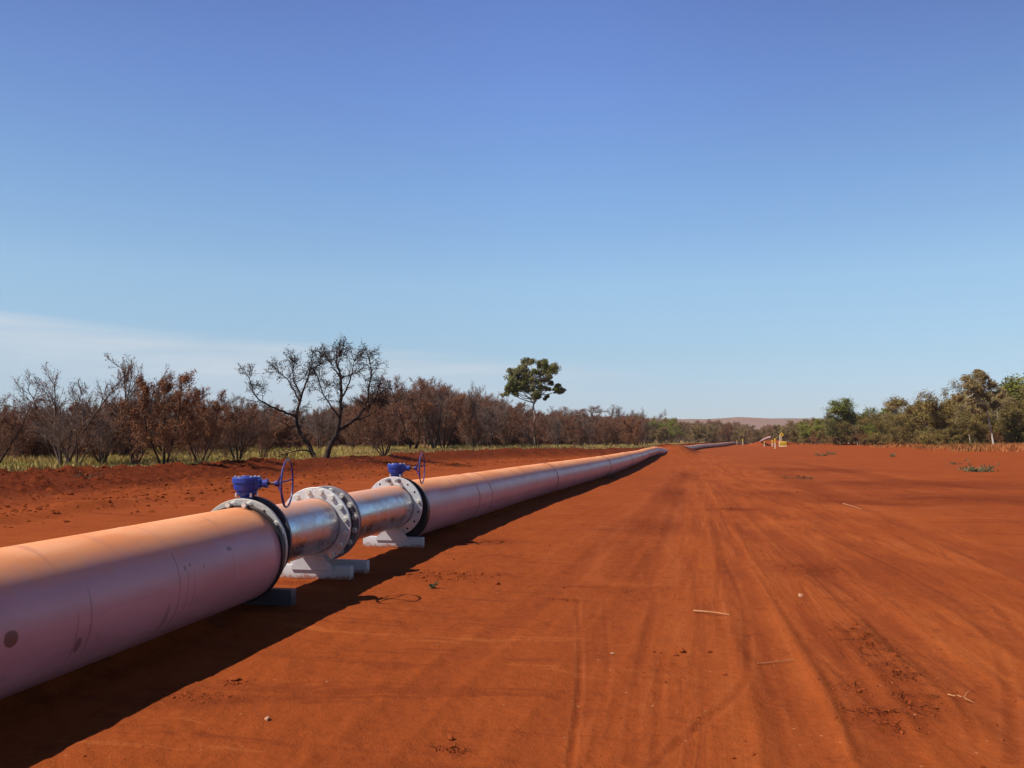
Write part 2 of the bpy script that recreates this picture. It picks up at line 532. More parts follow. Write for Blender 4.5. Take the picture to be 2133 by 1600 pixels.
# ------------------------------------------------------------------ materials
class NT:
    def __init__(s, name):
        s.m = bpy.data.materials.new(name)
        s.m.use_nodes = True
        s.n, s.l = s.m.node_tree.nodes, s.m.node_tree.links
        s.b = s.n['Principled BSDF']

    def set(s, sock, v):
        if isinstance(v, (int, float)):
            sock.default_value = v
        elif isinstance(v, tuple):
            sock.default_value = v if len(v) == 4 or len(sock.default_value) == 3 else (*v, 1)
        else:
            s.l.new(v, sock)

    def math(s, op, a, b=0.0, c=0.0, clamp=False):
        n = s.n.new('ShaderNodeMath'); n.operation = op; n.use_clamp = clamp
        s.set(n.inputs[0], a); s.set(n.inputs[1], b)
        if op in ('MULTIPLY_ADD', 'SMOOTH_MIN', 'SMOOTH_MAX', 'COMPARE'): s.set(n.inputs[2], c)
        return n.outputs[0]

    def mix(s, f, a, b, mode='MIX'):
        n = s.n.new('ShaderNodeMixRGB'); n.blend_type = mode
        s.set(n.inputs[0], f)
        for i, v in ((1, a), (2, b)):
            if isinstance(v, tuple): n.inputs[i].default_value = (*v[:3], 1)
            else: s.set(n.inputs[i], v)
        return n.outputs[0]

    def geo(s): return s.n.new('ShaderNodeNewGeometry')
    def pos(s): return s.geo().outputs['Position']
    def obj(s): return s.n.new('ShaderNodeTexCoord').outputs['Object']

    def mapv(s, v, scale=(1, 1, 1), loc=(0, 0, 0)):
        n = s.n.new('ShaderNodeMapping')
        s.l.new(v, n.inputs[0]); n.inputs['Scale'].default_value = scale; n.inputs['Location'].default_value = loc
        return n.outputs[0]

    def noise(s, v, scale=1.0, detail=4, rough=0.55, dist=0.0, col=False):
        n = s.n.new('ShaderNodeTexNoise')
        s.l.new(v, n.inputs['Vector']); n.inputs['Scale'].default_value = scale
        n.inputs['Detail'].default_value = detail; n.inputs['Roughness'].default_value = rough
        n.inputs['Distortion'].default_value = dist
        return n.outputs[1 if col else 0]

    def voro(s, v, scale, feature='F1', rnd=1.0):
        n = s.n.new('ShaderNodeTexVoronoi'); n.feature = feature
        s.l.new(v, n.inputs['Vector']); n.inputs['Scale'].default_value = scale
        n.inputs['Randomness'].default_value = rnd
        return n.outputs['Distance']

    def ss(s, v, a, b):
        n = s.n.new('ShaderNodeMapRange'); n.interpolation_type = 'SMOOTHSTEP'
        s.l.new(v, n.inputs[0]); n.inputs[1].default_value = a; n.inputs[2].default_value = b
        return n.outputs[0]

    def attr(s, name):
        n = s.n.new('ShaderNodeAttribute'); n.attribute_name = name
        return n.outputs['Fac']

    def xyz(s, v):
        n = s.n.new('ShaderNodeSeparateXYZ'); s.l.new(v, n.inputs[0]); return n.outputs

    def comb(s, x, y, z=0.0):
        n = s.n.new('ShaderNodeCombineXYZ')
        s.set(n.inputs[0], x); s.set(n.inputs[1], y); s.set(n.inputs[2], z)
        return n.outputs[0]

    def bump(s, h, strength=1.0, dist=0.02, prev=None):
        n = s.n.new('ShaderNodeBump'); n.inputs['Strength'].default_value = strength; n.inputs['Distance'].default_value = dist
        s.l.new(h, n.inputs['Height'])
        if prev is not None: s.l.new(prev, n.inputs['Normal'])
        s.l.new(n.outputs[0], s.b.inputs['Normal'])
        return n.outputs[0]

    def fin(s, col=None, rough=None, metal=None, spec=None):
        if col is not None:
            if isinstance(col, tuple): s.b.inputs['Base Color'].default_value = (*col[:3], 1)
            else: s.l.new(col, s.b.inputs['Base Color'])
        if rough is not None: s.set(s.b.inputs['Roughness'], rough)
        if metal is not None: s.set(s.b.inputs['Metallic'], metal)
        if spec is not None: s.set(s.b.inputs['Specular IOR Level'], spec)
        return s.m

    def rnd(s): return s.n.new('ShaderNodeObjectInfo').outputs['Random']


RED_A = (0.272, 0.063, 0.0148)     # compacted orange lane
RED_B = (0.200, 0.042, 0.0102)     # loose darker red earth
RED_C = (0.322, 0.090, 0.0245)      # pale dust


def ground_mat():
    t = NT('red_earth')
    P = t.pos()
    x, y, z = t.xyz(P)
    trk = t.attr('trk'); loose = t.attr('loose'); bank = t.attr('bank'); wild = t.attr('wild'); lane = t.attr('lane')
    big = t.noise(t.mapv(P, (0.25, 0.16, 0)), 1, 5, .6, .6)
    mid = t.noise(t.mapv(P, (1.3, 0.8, 0)), 1, 6, .65, .5)
    fine = t.noise(P, 14, 5, .7)
    vfine = t.noise(P, 90, 4, .7)
    wv = t.comb(t.math('MULTIPLY', trk, 4.0), t.math('MULTIPLY', y, 0.22))
    streak = t.noise(wv, 1, 5, .65, .35)
    wv2 = t.comb(t.math('MULTIPLY', trk, 9.0), t.math('MULTIPLY', y, 0.4))
    brk = t.ss(t.noise(t.mapv(P, (.8, .35, 0)), 1, 3, .6), .42, .62)
    s2f = t.math('MULTIPLY', lane, brk)
    rut = t.attr('rut')
    streak2 = t.noise(wv2, 1, 4, .62, .9)
    cross = t.noise(t.mapv(P, (0.35, 1.6, 0), (4, 2, 0)), 1, 6, .7, 1.2)
    f = t.ss(t.math('ADD', t.math('MULTIPLY', big, .55), t.math('MULTIPLY', streak, .45)), .38, .62)
    f2 = t.math('MULTIPLY', f, t.math('ADD', .35, t.math('MULTIPLY', lane, .65)))
    c = t.mix(f2, RED_B, RED_A)
    nl = t.math('SUBTRACT', 1, lane)
    c = t.mix(t.math('MULTIPLY', t.ss(cross, .58, .66), t.math('MULTIPLY', nl, .5)), c, RED_C)
    c = t.mix(t.math('MULTIPLY', t.ss(cross, .46, .38), t.math('MULTIPLY', nl, .5)), c, (0.120, 0.024, 0.008))
    c = t.mix(t.math('MULTIPLY', t.ss(streak, .52, .66), t.math('MULTIPLY', lane, .22)), c, RED_C)
    c = t.mix(t.math('MULTIPLY', t.ss(streak, .44, .39), t.math('MULTIPLY', lane, .45)), c, (0.155, 0.031, 0.009))
    c = t.mix(t.math('MULTIPLY', t.ss(streak2, .455, .415), t.math('MULTIPLY', s2f, .5)), c, (0.150, 0.030, 0.009))
    c = t.mix(t.math('MULTIPLY', t.ss(streak2, .565, .60), t.math('MULTIPLY', s2f, .3)), c, (0.32, 0.092, 0.03))
    tread = t.math('SINE', t.math('ADD', t.math('MULTIPLY', y, 78.0), t.math('MULTIPLY', t.math('ABSOLUTE', t.math('SINE', t.math('MULTIPLY', trk, 9.0))), 2.5)))
    c = t.mix(t.math('MULTIPLY', rut, t.math('ADD', .22, t.math('MULTIPLY', t.ss(mid, .4, .6), .3))), c, (0.150, 0.030, 0.0095))
    c = t.mix(t.math('MULTIPLY', t.ss(mid, .42, .62), .35), c, RED_B)
    dl = t.math('MULTIPLY', t.attr('dline'), t.ss(t.noise(t.mapv(P, (9, 5, 0)), 1, 5, .7), .32, .55))
    c = t.mix(t.math('MULTIPLY', dl, .75), c, (0.125, 0.024, 0.0065))
    c = t.mix(t.math('MULTIPLY', t.attr('lline'), .5), c, (0.33, 0.095, 0.032))
    c = t.mix(t.math('MULTIPLY', loose, .6), c, (0.120, 0.023, 0.007))
    c = t.mix(t.math('MULTIPLY', bank, t.math('ADD', .65, t.math('MULTIPLY', mid, .6))), c, (0.102, 0.020, 0.0065))  # darker bank earth, with the slope's grazing-sun shade put into its colour
    # pale grit
    grit = t.voro(P, 9, 'F1')
    gm = t.math('MULTIPLY', t.ss(grit, .10, .05), t.ss(t.noise(P, 3.1, 2), .52, .60))
    c = t.mix(t.math('MULTIPLY', gm, .6), c, (0.42, 0.22, 0.12))
    grit2 = t.voro(P, 31, 'F1')
    gm2 = t.math('MULTIPLY', t.ss(grit2, .16, .07), t.ss(t.noise(P, 1.7, 3), .50, .62))
    c = t.mix(t.math('MULTIPLY', gm2, .55), c, (0.07, 0.016, 0.008))
    crk = t.ss(t.noise(P, 5.0, 6, .8, .3), .53, .60)
    c = t.mix(t.math('MULTIPLY', crk, t.math('MULTIPLY', t.ss(mid, .45, .6), .45)), c, (0.125, 0.025, 0.008))
    c = t.mix(t.math('MULTIPLY', t.ss(fine, .35, .7), .30), c, t.mix(1, c, (1.35, 1.35, 1.35), 'MULTIPLY'))
    # scrub floor: dry grass and ash
    gfl = t.mix(t.ss(t.noise(P, .8, 5, .7), .4, .62), (0.24, 0.14, 0.045), (0.26, 0.20, 0.05))
    gfl = t.mix(t.ss(t.noise(P, 3.5, 4, .7), .5, .65), gfl, (0.10, 0.03, 0.014))
    c = t.mix(t.math('MULTIPLY', wild, .9), c, gfl)
    hh = t.math('ADD', t.math('MULTIPLY', fine, .5), t.math('MULTIPLY', vfine, .16))
    hh = t.math('ADD', hh, t.math('MULTIPLY', t.math('MULTIPLY', streak2, s2f), .7))
    hh = t.math('ADD', hh, t.math('MULTIPLY', gm2, .15))
    hh = t.math('ADD', hh, t.math('MULTIPLY', t.math('MULTIPLY', tread, rut), t.math('MULTIPLY', t.ss(t.noise(P, 1.1, 2), .52, .64), .07)))
    lump = t.math('MULTIPLY', t.ss(t.noise(P, 6.0, 4, .75, .4), .52, .68), t.math('ADD', t.math('MULTIPLY', bank, 2.4), t.math('MULTIPLY', loose, 1.0)))
    hh = t.math('ADD', hh, lump)
    t.bump(hh, 1.0, .032)
    return t.fin(c, .95, 0.0, 0.025)


M_GROUND = ground_mat()
ground = link('ground', gme, None, (M_GROUND,))
tag(ground, 'red dirt work strip with wheel tracks and graded bank', kind='structure')


def pipe_mat(name, grey=(0.47, 0.25, 0.285), dust=(0.64, 0.23, 0.085), spots=()):
    """grey-violet plastic pipe, red dust settled on its back; attributes s (metres along), a (angle), up"""
    t = NT(name)
    P = t.pos()
    s = t.attr('s'); a = t.attr('a'); nz = t.attr('up')
    u = t.comb(t.math('MULTIPLY', s, 1.0), t.math('MULTIPLY', a, 0.44))
    n1 = t.noise(t.mapv(u, (.9, 3.0, 1)), 1, 5, .6)
    drip = t.noise(t.mapv(u, (7.0, .7, 1)), 1, 5, .65, .4)
    n2 = t.noise(u, 16, 5, .7)
    lvl = t.math('ADD', nz, t.math('MULTIPLY', t.math('SUBTRACT', n1, .5), .40))
    lvl = t.math('ADD', lvl, t.math('MULTIPLY', t.math('SUBTRACT', drip, .5), .25))
    dm = t.ss(lvl, .42, .86)
    thin = t.ss(lvl, -1.05, .8)
    c = t.mix(t.math('MULTIPLY', t.ss(n1, .38, .62), .7), grey, (0.38, 0.19, 0.22))
    c = t.mix(t.math('MULTIPLY', thin, .2), c, (0.54, 0.26, 0.24))
    dcol = t.mix(t.ss(n1, .35, .65), dust, (0.72, 0.32, 0.155))
    dcol = t.mix(t.math('MULTIPLY', t.ss(drip, .55, .75), .6), dcol, (0.52, 0.21, 0.13))
    c = t.mix(t.math('MULTIPLY', dm, .93), c, dcol)
    streak = t.math('MULTIPLY', t.ss(drip, .58, .74), t.ss(t.noise(u, .8, 2), .45, .6))
    c = t.mix(t.math('MULTIPLY', streak, .5), c, (0.14, 0.07, 0.075))
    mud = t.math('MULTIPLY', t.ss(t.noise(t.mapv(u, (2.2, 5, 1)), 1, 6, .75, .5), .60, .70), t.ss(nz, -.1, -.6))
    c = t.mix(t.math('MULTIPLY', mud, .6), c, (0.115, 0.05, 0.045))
    for (s0, a0, ws, wa, st) in spots:
        ds = t.math('DIVIDE', t.math('SUBTRACT', s, s0), ws)
        da = t.math('DIVIDE', t.math('SUBTRACT', a, a0), wa)
        q = t.math('ADD', t.math('MULTIPLY', ds, ds), t.math('MULTIPLY', da, da))
        q = t.math('ADD', q, t.math('MULTIPLY', t.math('SUBTRACT', n2, .5), 1.3))
        c = t.mix(t.math('MULTIPLY', t.ss(q, 1.1, .7), st), c, (0.085, 0.032, 0.022))
    rough = t.math('ADD', .34, t.math('MULTIPLY', dm, .5))
    rough = t.math('ADD', rough, t.math('MULTIPLY', n2, .12))
    t.bump(t.math('ADD', t.math('MULTIPLY', n2, .4), drip), .25, .004)
    return t.fin(c, rough, 0, t.math('SUBTRACT', .6, t.math('MULTIPLY', dm, .55)))


def galv_mat(name, base, dustf, rough=.38, metal=.85, dust=(0.42, 0.16, 0.075)):
    t = NT(name)
    P = t.obj()
    g = t.geo()
    nz = t.xyz(g.outputs['Normal'])[2]
    sp = t.voro(P, 45)
    n = t.noise(P, 5, 5, .6)
    nf = t.noise(P, 40, 4, .6)
    c = t.mix(t.ss(sp, .2, .7), base, tuple(min(1, b * 1.25) for b in base))
    c = t.mix(t.math('MULTIPLY', t.ss(n, .4, .65), .35), c, tuple(b * .62 for b in base))
    lvl = t.math('ADD', nz, t.math('MULTIPLY', t.math('SUBTRACT', n, .5), .6))
    dm = t.math('MULTIPLY', t.ss(lvl, .35, .9), dustf)
    film = t.math('MULTIPLY', t.ss(t.noise(P, 2.2, 5, .7), .45, .62), .25 * dustf)
    dm = t.math('MAXIMUM', dm, film)
    c = t.mix(dm, c, dust)
    r = t.math('ADD', rough, t.math('MULTIPLY', dm, .45))
    r = t.math('ADD', r, t.math('MULTIPLY', nf, .12))
    t.bump(nf, .15, .002)
    return t.fin(c, r, t.math('MULTIPLY', t.math('SUBTRACT', 1, dm), metal), .5)


def paint_mat(name, base, rough=.4, dustf=.35, dust=(0.34, 0.13, 0.065), metal=0.0):
    t = NT(name)
    P = t.obj()
    nz = t.xyz(t.geo().outputs['Normal'])[2]
    n = t.noise(P, 9, 5, .65)
    nf = t.noise(P, 60, 3, .6)
    c = t.mix(t.math('MULTIPLY', t.ss(n, .45, .7), .4), base, tuple(b * .6 for b in base))
    dm = t.math('MULTIPLY', t.ss(t.math('ADD', nz, t.math('MULTIPLY', n, .5)), .6, 1.3), dustf)
    dm = t.math('MAXIMUM', dm, t.math('MULTIPLY', t.ss(n, .55, .75), dustf * .4))
    c = t.mix(dm, c, dust)
    t.bump(nf, .12, .002)
    return t.fin(c, t.math('ADD', rough, t.math('MULTIPLY', dm, .4)), metal, .5)


M_PIPE = pipe_mat('dusty_pipe', spots=[(4.05, .02, .055, .11, .9), (6.42, .43, .045, .05, .6), (5.75, .30, .016, .05, .65), (5.82, .33, .014, .04, .65), (6.0, .25, .014, .05, .5), (4.62, -.38, .03, .12, .6), (4.70, -.1, .010, .55, .4), (4.58, -.25, .008, .4, .35), (5.77, -.1, .006, .42, .5), (5.86, -.12, .006, .38, .45), (6.45, .1, .007, .35, .35), (5.55, -.5, .03, .3, .35)])
M_PIPE_FAR = pipe_mat('dusty_pipe_far', spots=[(18.5, -.30, 6.5, .011, .6), (14.6, .1, .02, .3, .4), (16.6, .3, .03, .12, .5), (19.5, .5, .1, .08, .4)])
M_PIPE_GREY = pipe_mat('pale_pipe_far', grey=(0.20, 0.16, 0.20), dust=(0.30, 0.17, 0.14))
M_PSEAM = paint_mat('pipe_seam', (0.19, 0.11, 0.14), .6, .9, (0.50, 0.19, 0.09))
M_SEAM = paint_mat('weld_bead', (0.10, 0.05, 0.05), .6, .5)
M_GALV_N = galv_mat('weathered_galvanised_ring', (0.40, 0.41, 0.38), .3, .42, .45)
M_GALV = galv_mat('galvanised_ring', (0.55, 0.56, 0.56), .3, .42, .45)
M_GALV_D = galv_mat('dull_galvanised_ring', (0.24, 0.235, 0.26), .35, .42, .6)
M_SPOOL = galv_mat('galvanised_spool', (0.50, 0.52, 0.56), .95, .20, .95, (0.58, 0.27, 0.155))
M_BOLT = galv_mat('zinc_bolt', (0.72, 0.71, 0.64), .15, .35, .6)
M_BLACK = paint_mat('black_coating', (0.022, 0.020, 0.022), .45, .28)
M_DARK = paint_mat('dark_hole', (0.012, 0.008, 0.007), .9, 0)
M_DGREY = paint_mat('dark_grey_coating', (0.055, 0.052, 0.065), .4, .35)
M_BLUE = paint_mat('blue_enamel', (0.010, 0.032, 0.24), .42, .12, (0.25, 0.12, 0.12))
M_VIOLET = paint_mat('violet_blue_enamel', (0.032, 0.024, 0.15), .35, .2)
M_SHAFT = paint_mat('oiled_steel_shaft', (0.05, 0.035, 0.04), .5, .5)
def plate_mat():
    t = NT('pale_grey_primer')
    P = t.obj(); z = t.xyz(P)[2]
    n = t.noise(P, 12, 5, .7); n2 = t.noise(P, 3, 4, .6)
    c = t.mix(t.math('MULTIPLY', t.ss(n2, .4, .65), .4), (0.43, 0.42, 0.43), (0.34, 0.31, 0.31))
    e = t.math('ADD', z, t.math('MULTIPLY', t.math('SUBTRACT', n, .5), .22))
    c = t.mix(t.math('MULTIPLY', t.ss(e, .06, .0), .9), c, (0.24, 0.07, 0.03))
    c = t.mix(t.math('MULTIPLY', t.ss(n, .58, .72), .4), c, (0.26, 0.13, 0.08))
    return t.fin(c, .6, 0, .4)


M_PLATE = plate_mat()
M_CLOD = paint_mat('red_clod', (0.205, 0.046, 0.014), 1.0, 0)
M_CLOD.node_tree.nodes['Principled BSDF'].inputs['Specular IOR Level'].default_value = 0
M_YEL = paint_mat('yellow_sheet', (0.58, 0.36, 0.012), .6, .2)
M_WHT = paint_mat('white_post_paint', (0.60, 0.48, 0.38), .5, .25)
M_RUST = paint_mat('rusty_angle_iron', (0.13, 0.05, 0.03), .9, .3)
M_INK = paint_mat('black_lettering', (0.03, 0.025, 0.02), .6, 0)


# ------------------------------------------------------------------ pipeline
def pipe_mesh(path, r, r_in=None, sides=72):
    n = len(path)
    V, A, S, UP = [], [], [], []
    s = path[0].y
    frames = []
    for i, p in enumerate(path):
        d = (path[min(i + 1, n - 1)] - path[max(i - 1, 0)]).normalized()
        if i: s += (p - path[i - 1]).length
        right = d.cross(Vector((0, 0, 1))).normalized()
        up = right.cross(d)
        frames.append((p, d, right, up))
        for k in range(sides):
            a = 2 * math.pi * k / sides - math.pi
            nrm = right * math.cos(a) + up * math.sin(a)
            V.append(p + nrm * r); A.append(a); S.append(s); UP.append(nrm.z)
    idx = np.arange(n * sides).reshape(n, sides)
    nxt = np.roll(idx, -1, 1)
    F = np.stack([idx[:-1], idx[1:], nxt[1:], nxt[:-1]], -1).reshape(-1, 4)
    # end caps as inward lips
    for e, sg in ((0, 1), (n - 1, -1)):
        p, d, right, up = frames[e]
        b0 = len(V)
        for k in range(sides):
            a = 2 * math.pi * k / sides - math.pi
            nrm = right * math.cos(a) + up * math.sin(a)
            V.append(p + nrm * (r * .9)); A.append(a); S.append(S[e * sides]); UP.append(nrm.z)
        inn = np.arange(b0, b0 + sides); inx = np.roll(inn, -1)
        q = np.stack([idx[e], nxt[e], inx, inn], -1)
        F = np.vstack([F, q if e == 0 else q[:, ::-1]])
    me = np_mesh('pipe', np.array([tuple(v) for v in V]), F, smooth=True)
    add_attr(me, 's', S); add_attr(me, 'a', A); add_attr(me, 'up', UP)
    return me, frames


def torus_on(frame, r, t, name, mat, parent, n=64):
    p, d, right, up = frame
    m = MB()
    m.tube([p + (right * math.cos(a) + up * math.sin(a)) * r for a in [2 * math.pi * k / n for k in range(n)]], t, 6, closed=True)
    return m.build(name, mat, parent)


PR = 0.46
AX = -4.1           # valve train axis
AZ = 0.615
near_path = catmull([(-4.19, -7, .49), (-4.16, -3, .485), (-4.14, 1, .48), (-4.12, 4, .485), (-4.11, 6, .50), (-4.10, 7.29, .515)], 10)
near = empty('water_pipeline', (0, 0, 0))
tag(near, 'fat violet-grey pipe in the left foreground, orange dust on top, ending at the near valve', 'pipeline')
me, fr = pipe_mesh(near_path, PR - .005, sides=96)
link('pipe', me, near, (M_PIPE,))
for i in (28, 38):
    torus_on(fr[i], PR - .0065, .0035, 'weld_seam', M_PSEAM, near, 72)


def stub(y0, y1, r, parent, name='stub_end', z=AZ):
    m = MB()
    m.lathe([(y0, r - .09), (y0, r), (y0 + .006, r + .006), (y1 - .006, r + .006), (y1, r), (y1, r - .09)], 'Y', (AX, 0, z), 72)
    return m.build(name, M_BLACK, parent)


def ring(y0, th, ro, ri, parent, mat, name='flange', z=AZ):
    b = .004
    m = MB()
    m.lathe([(y0, ri), (y0, ro - b), (y0 + b, ro), (y0 + th - b, ro), (y0 + th, ro - b), (y0 + th, ri)], 'Y', (AX, 0, z), 80)
    return m.build(name, mat, parent)


def bolt_proto(length=.03, rod=.0, hexr=.028):
    m = MB()
    pts = [(hexr * math.cos(math.pi / 3 * k), hexr * math.sin(math.pi / 3 * k)) for k in range(6)]
    m.solid([(-.004, hexr * 1.25), (0, hexr * 1.25)], 'Y', n=18)             # washer
    m.prism(pts, -.004 - length, -.0045)
    if rod:
        m.solid([(-.004 - length - rod, .015), (-.004 - length, .015)], 'Y', n=12)
        m.prism([(p[0] * .9, p[1] * .9) for p in pts], -.004 - length - rod - .016, -.004 - length - rod + .004)
    return m


def bolts(parent, y, ks, kind='plain', n=16, br=.40, mat=M_BOLT, flip=False, z=AZ):
    first = None
    for k in ks:
        a = math.radians(11.25 + 360 / n * k)
        if first is None:
            if kind == 'plain': mb = bolt_proto(.026)
            elif kind == 'long': mb = bolt_proto(.026, .07)
            else:
                mb = MB(); mb.solid([(-.0025, .0155), (-.0005, .0155)], 'Y', n=16)
            o = mb.build('bolt' if kind != 'hole' else 'bolt_hole', mat if kind != 'hole' else M_DARK, parent)
            first = o
        else:
            o = first.copy(); COL.objects.link(o); o.parent = parent
        o.location = (AX + br * math.cos(a), y, z + br * math.sin(a))
        o.rotation_euler = (0, 0, math.pi if flip else 0)


# near pipe: stub end and backing ring facing the camera
RO = .452
stub(7.285, 7.333, PR + .010, near, 'stub_end', .52)
ring(7.336, .034, .484, .30, near, M_GALV_N, 'backing_ring', .566)
bolts(near, 7.336, [3, 4], 'long', br=.437, z=.566)
bolts(near, 7.336, [1, 6, 7], 'plain', br=.437, z=.566)
bolts(near, 7.336, [2, 5, 0, 15], 'hole', br=.437, z=.566)


def wheel_valve(y0, th, rz, label, dark_ring=True):
    v = empty('butterfly_valve', (AX, y0, 0))
    tag(v, label, 'valve', 'blue-geared butterfly valves in the pipeline')

    def L(o, inv=True):                       # parts are built in world place, so shift them under the root
        for vv in o.data.vertices:
            vv.co.x -= AX; vv.co.y -= y0
        return o
    m = MB()
    m.lathe([(y0, .28), (y0, .385), (y0 + .01, .40), (y0 + th / 2 - .02, .40), (y0 + th / 2 - .015, .412), (y0 + th / 2 + .015, .412), (y0 + th / 2 + .02, .40), (y0 + th - .01, .40), (y0 + th, .385), (y0 + th, .28)],
            'Y', (AX, 0, AZ), 72)
    L(m.build('valve_body', M_BLACK, v))
    yc = y0 + th / 2
    top = AZ + .405
    m = MB()
    m.solid([(top - .03, .062), (top + .045, .060), (top + .055, .075), (top + .075, .098), (top + .085, .10), (top + .10, .10)], 'Z', (AX, yc, 0), 32)
    L(m.build('neck', M_BLUE, v))
    for sx in (-1, 1):
        for sy in (-1, 1):
            b = MB()
            b.solid([(top + .045, .012), (top + .082, .012)], 'Z', (AX + sx * .078, yc + sy * .062, 0), 8)
            L(b.build('neck_bolt', M_BOLT, v))
    gz = top + .10
    g = MB()
    g.solid([(gz, .10), (gz + .01, .118), (gz + .05, .131), (gz + .080, .131), (gz + .083, .143), (gz + .125, .143), (gz + .128, .138), (gz + .140, .134), (gz + .142, .05), (gz + .150, .048)],
            'Z', (AX, yc, 0), 40)
    R = Matrix.Rotation(rz, 3, 'Z')
    g.box(Vector((AX, yc, gz + .075)) + R @ Vector((.085, -.02, 0)), (.13, .12, .10), R, .02)
    # worm housing across the drum
    c0 = Vector((AX, yc, gz + .075)) + R @ Vector((.0, -.030, .0))
    g.tube([c0, c0 + R @ Vector((.20, 0, 0))], .038, 18)
    g.tube([c0 + R @ Vector((.198, 0, 0)), c0 + R @ Vector((.214, 0, 0))], .047, 18)
    gb = L(g.build('gearbox', M_BLUE, v))
    for k in range(6):
        a = k * math.pi / 3 + .3
        cap = MB(); cap.solid([(gz + .139, .010), (gz + .150, .010)], 'Z', (AX + .115 * math.cos(a), yc + .115 * math.sin(a), 0), 8)
        L(cap.build('cover_screw', M_BOLT, gb))
    s0 = c0 + R @ Vector((.215, 0, 0))
    hub = c0 + R @ Vector((.305, 0, 0))
    sh = MB()
    sh.tube([s0 - R @ Vector((.01, 0, 0)), hub], .014, 12)
    L(sh.build('shaft', M_SHAFT, v))
    # dished hand wheel
    wc = c0 + R @ Vector((.405, 0, 0))
    WR = .232
    ry, rzv = R @ Vector((0, 1, 0)), Vector((0, 0, 1))
    m = MB()
    m.tube([wc + (ry * math.cos(a) + rzv * math.sin(a)) * WR for a in [2 * math.pi * k / 64 for k in range(64)]], .0095, 10, closed=True)
    w = L(m.build('handwheel', M_VIOLET, v))
    h = MB()
    ax_ = R @ Vector((1, 0, 0))
    h.tube([hub - ax_ * .028, hub - ax_ * .022, hub, hub + ax_ * .022, hub + ax_ * .028], [.018, .027, .031, .027, .018], 16)
    L(h.build('hub', M_VIOLET, w))
    for k in range(3):
        a = math.radians(8 + 120 * k)
        e = wc + (ry * math.cos(a) + rzv * math.sin(a)) * WR
        sp = MB()
        mid = hub.lerp(e, .5) + ax_ * .012
        sp.tube([hub, mid, e], .0085, 8)
        L(sp.build('spoke', M_VIOLET, w))
    return v


wheel_valve(7.372, .12, math.radians(12.5), 'nearer blue-geared valve with handwheel, bolted to the end of the foreground pipe')


def spool(y0, y1, label, mat0, mat1, ks0, ks1, black=False):
    o = empty('flanged_pipe_spool', (0, 0, 0))
    tag(o, label, 'pipe spool', 'galvanised flanged spools between the valves')
    m = MB()
    m.lathe([(y0 + .01, .29), (y0 + .01, .319), (y1 - .01, .319), (y1 - .01, .29)], 'Y', (AX, 0, AZ), 96)
    m.build('spool_pipe', M_SPOOL, o)
    ring(y0, .034, RO, .318, o, mat0)
    ring(y1 - .034, .034, RO, .318, o, mat1)
    for y in (y0 + .036, y1 - .042):
        w = MB()
        w.tube([(AX + .323 * math.cos(a), y, AZ + .323 * math.sin(a)) for a in [2 * math.pi * k / 64 for k in range(64)]], .006, 6, closed=True)
        w.build('weld_seam', M_GALV_D, o)
    return o


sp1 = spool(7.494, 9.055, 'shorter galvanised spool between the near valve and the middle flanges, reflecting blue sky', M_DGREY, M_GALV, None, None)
bolts(sp1, 9.021, [0, 1, 2, 3, 4, 5, 6, 13, 14, 15, 11, 12], 'plain')
joint = empty('dismantling_joint', (0, 0, 0))
tag(joint, 'black collar and grey bolted ring between the two spools, midway between the blue valves', 'pipe joint')
mj = MB()
mj.lathe([(9.06, .30), (9.06, .40), (9.09, .405), (9.12, .37), (9.31, .37), (9.31, .30)], 'Y', (AX, 0, AZ), 80)
mj.build('collar', M_BLACK, joint)
ring(9.312, .034, RO, .30, joint, M_GALV_D, 'clamp_ring')
bolts(joint, 9.312, [15, 0, 1, 2, 3, 4, 5, 6, 7], 'plain')
bolts(joint, 9.312, [8, 9, 14, 13], 'plain')
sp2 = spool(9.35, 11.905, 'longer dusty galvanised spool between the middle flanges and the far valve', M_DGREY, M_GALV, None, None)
bolts(sp2, 11.871, [3, 4], 'long', mat=M_GALV_D)
bolts(sp2, 11.871, [0, 11, 12], 'plain')
bolts(sp2, 11.871, [1, 2, 5, 6, 15, 14, 13], 'hole')
wheel_valve(11.908, .17, math.radians(7), 'farther blue-geared valve with handwheel, where the long pipe begins')

# long pipe running off to the bend
far_ctrl = [(-4.1, 12.20, .52)]
for (y, x), z in zip(PIPE_PTS[4:], (.49, .485, .49, .49, .50, .45, .47, .50)):
    far_ctrl.append((x, y, z))
far_ctrl[1:1] = [(-4.08, 13.6, .505)]
far_ctrl += [(-0.95, 82.5, .56), (-0.2, 86, .40), (0.6, 89, .0)]
farp = empty('water_pipeline', (0, 0, 0))
tag(farp, 'long dust-covered pipe from the far valve, running beside the red road to the bend', 'pipeline')
me, fr = pipe_mesh(catmull(far_ctrl, 12), PR, sides=64)
link('pipe', me, farp, (M_PIPE_FAR,))
ys = np.array([f[0].y for f in fr])
for yy in (15.5, 16.2, 24.0, 35.0, 46.5, 58, 70):
    k = int(np.argmin(abs(ys - yy)))
    torus_on(fr[k], PR + .002, .012 if yy > 20 else .006, 'weld_seam', M_SEAM if yy > 20 else M_PSEAM, farp, 48)
ring(12.082, .036, .484, .30, farp, M_BLACK, 'backing_ring', .566)
stub(12.12, 12.24, PR + .012, farp, 'stub_end', .52)
bolts(farp, 12.118, [0, 1, 2, 3, 4, 5, 6, 7], 'plain', mat=M_GALV_D, flip=True, br=.437, z=.566)

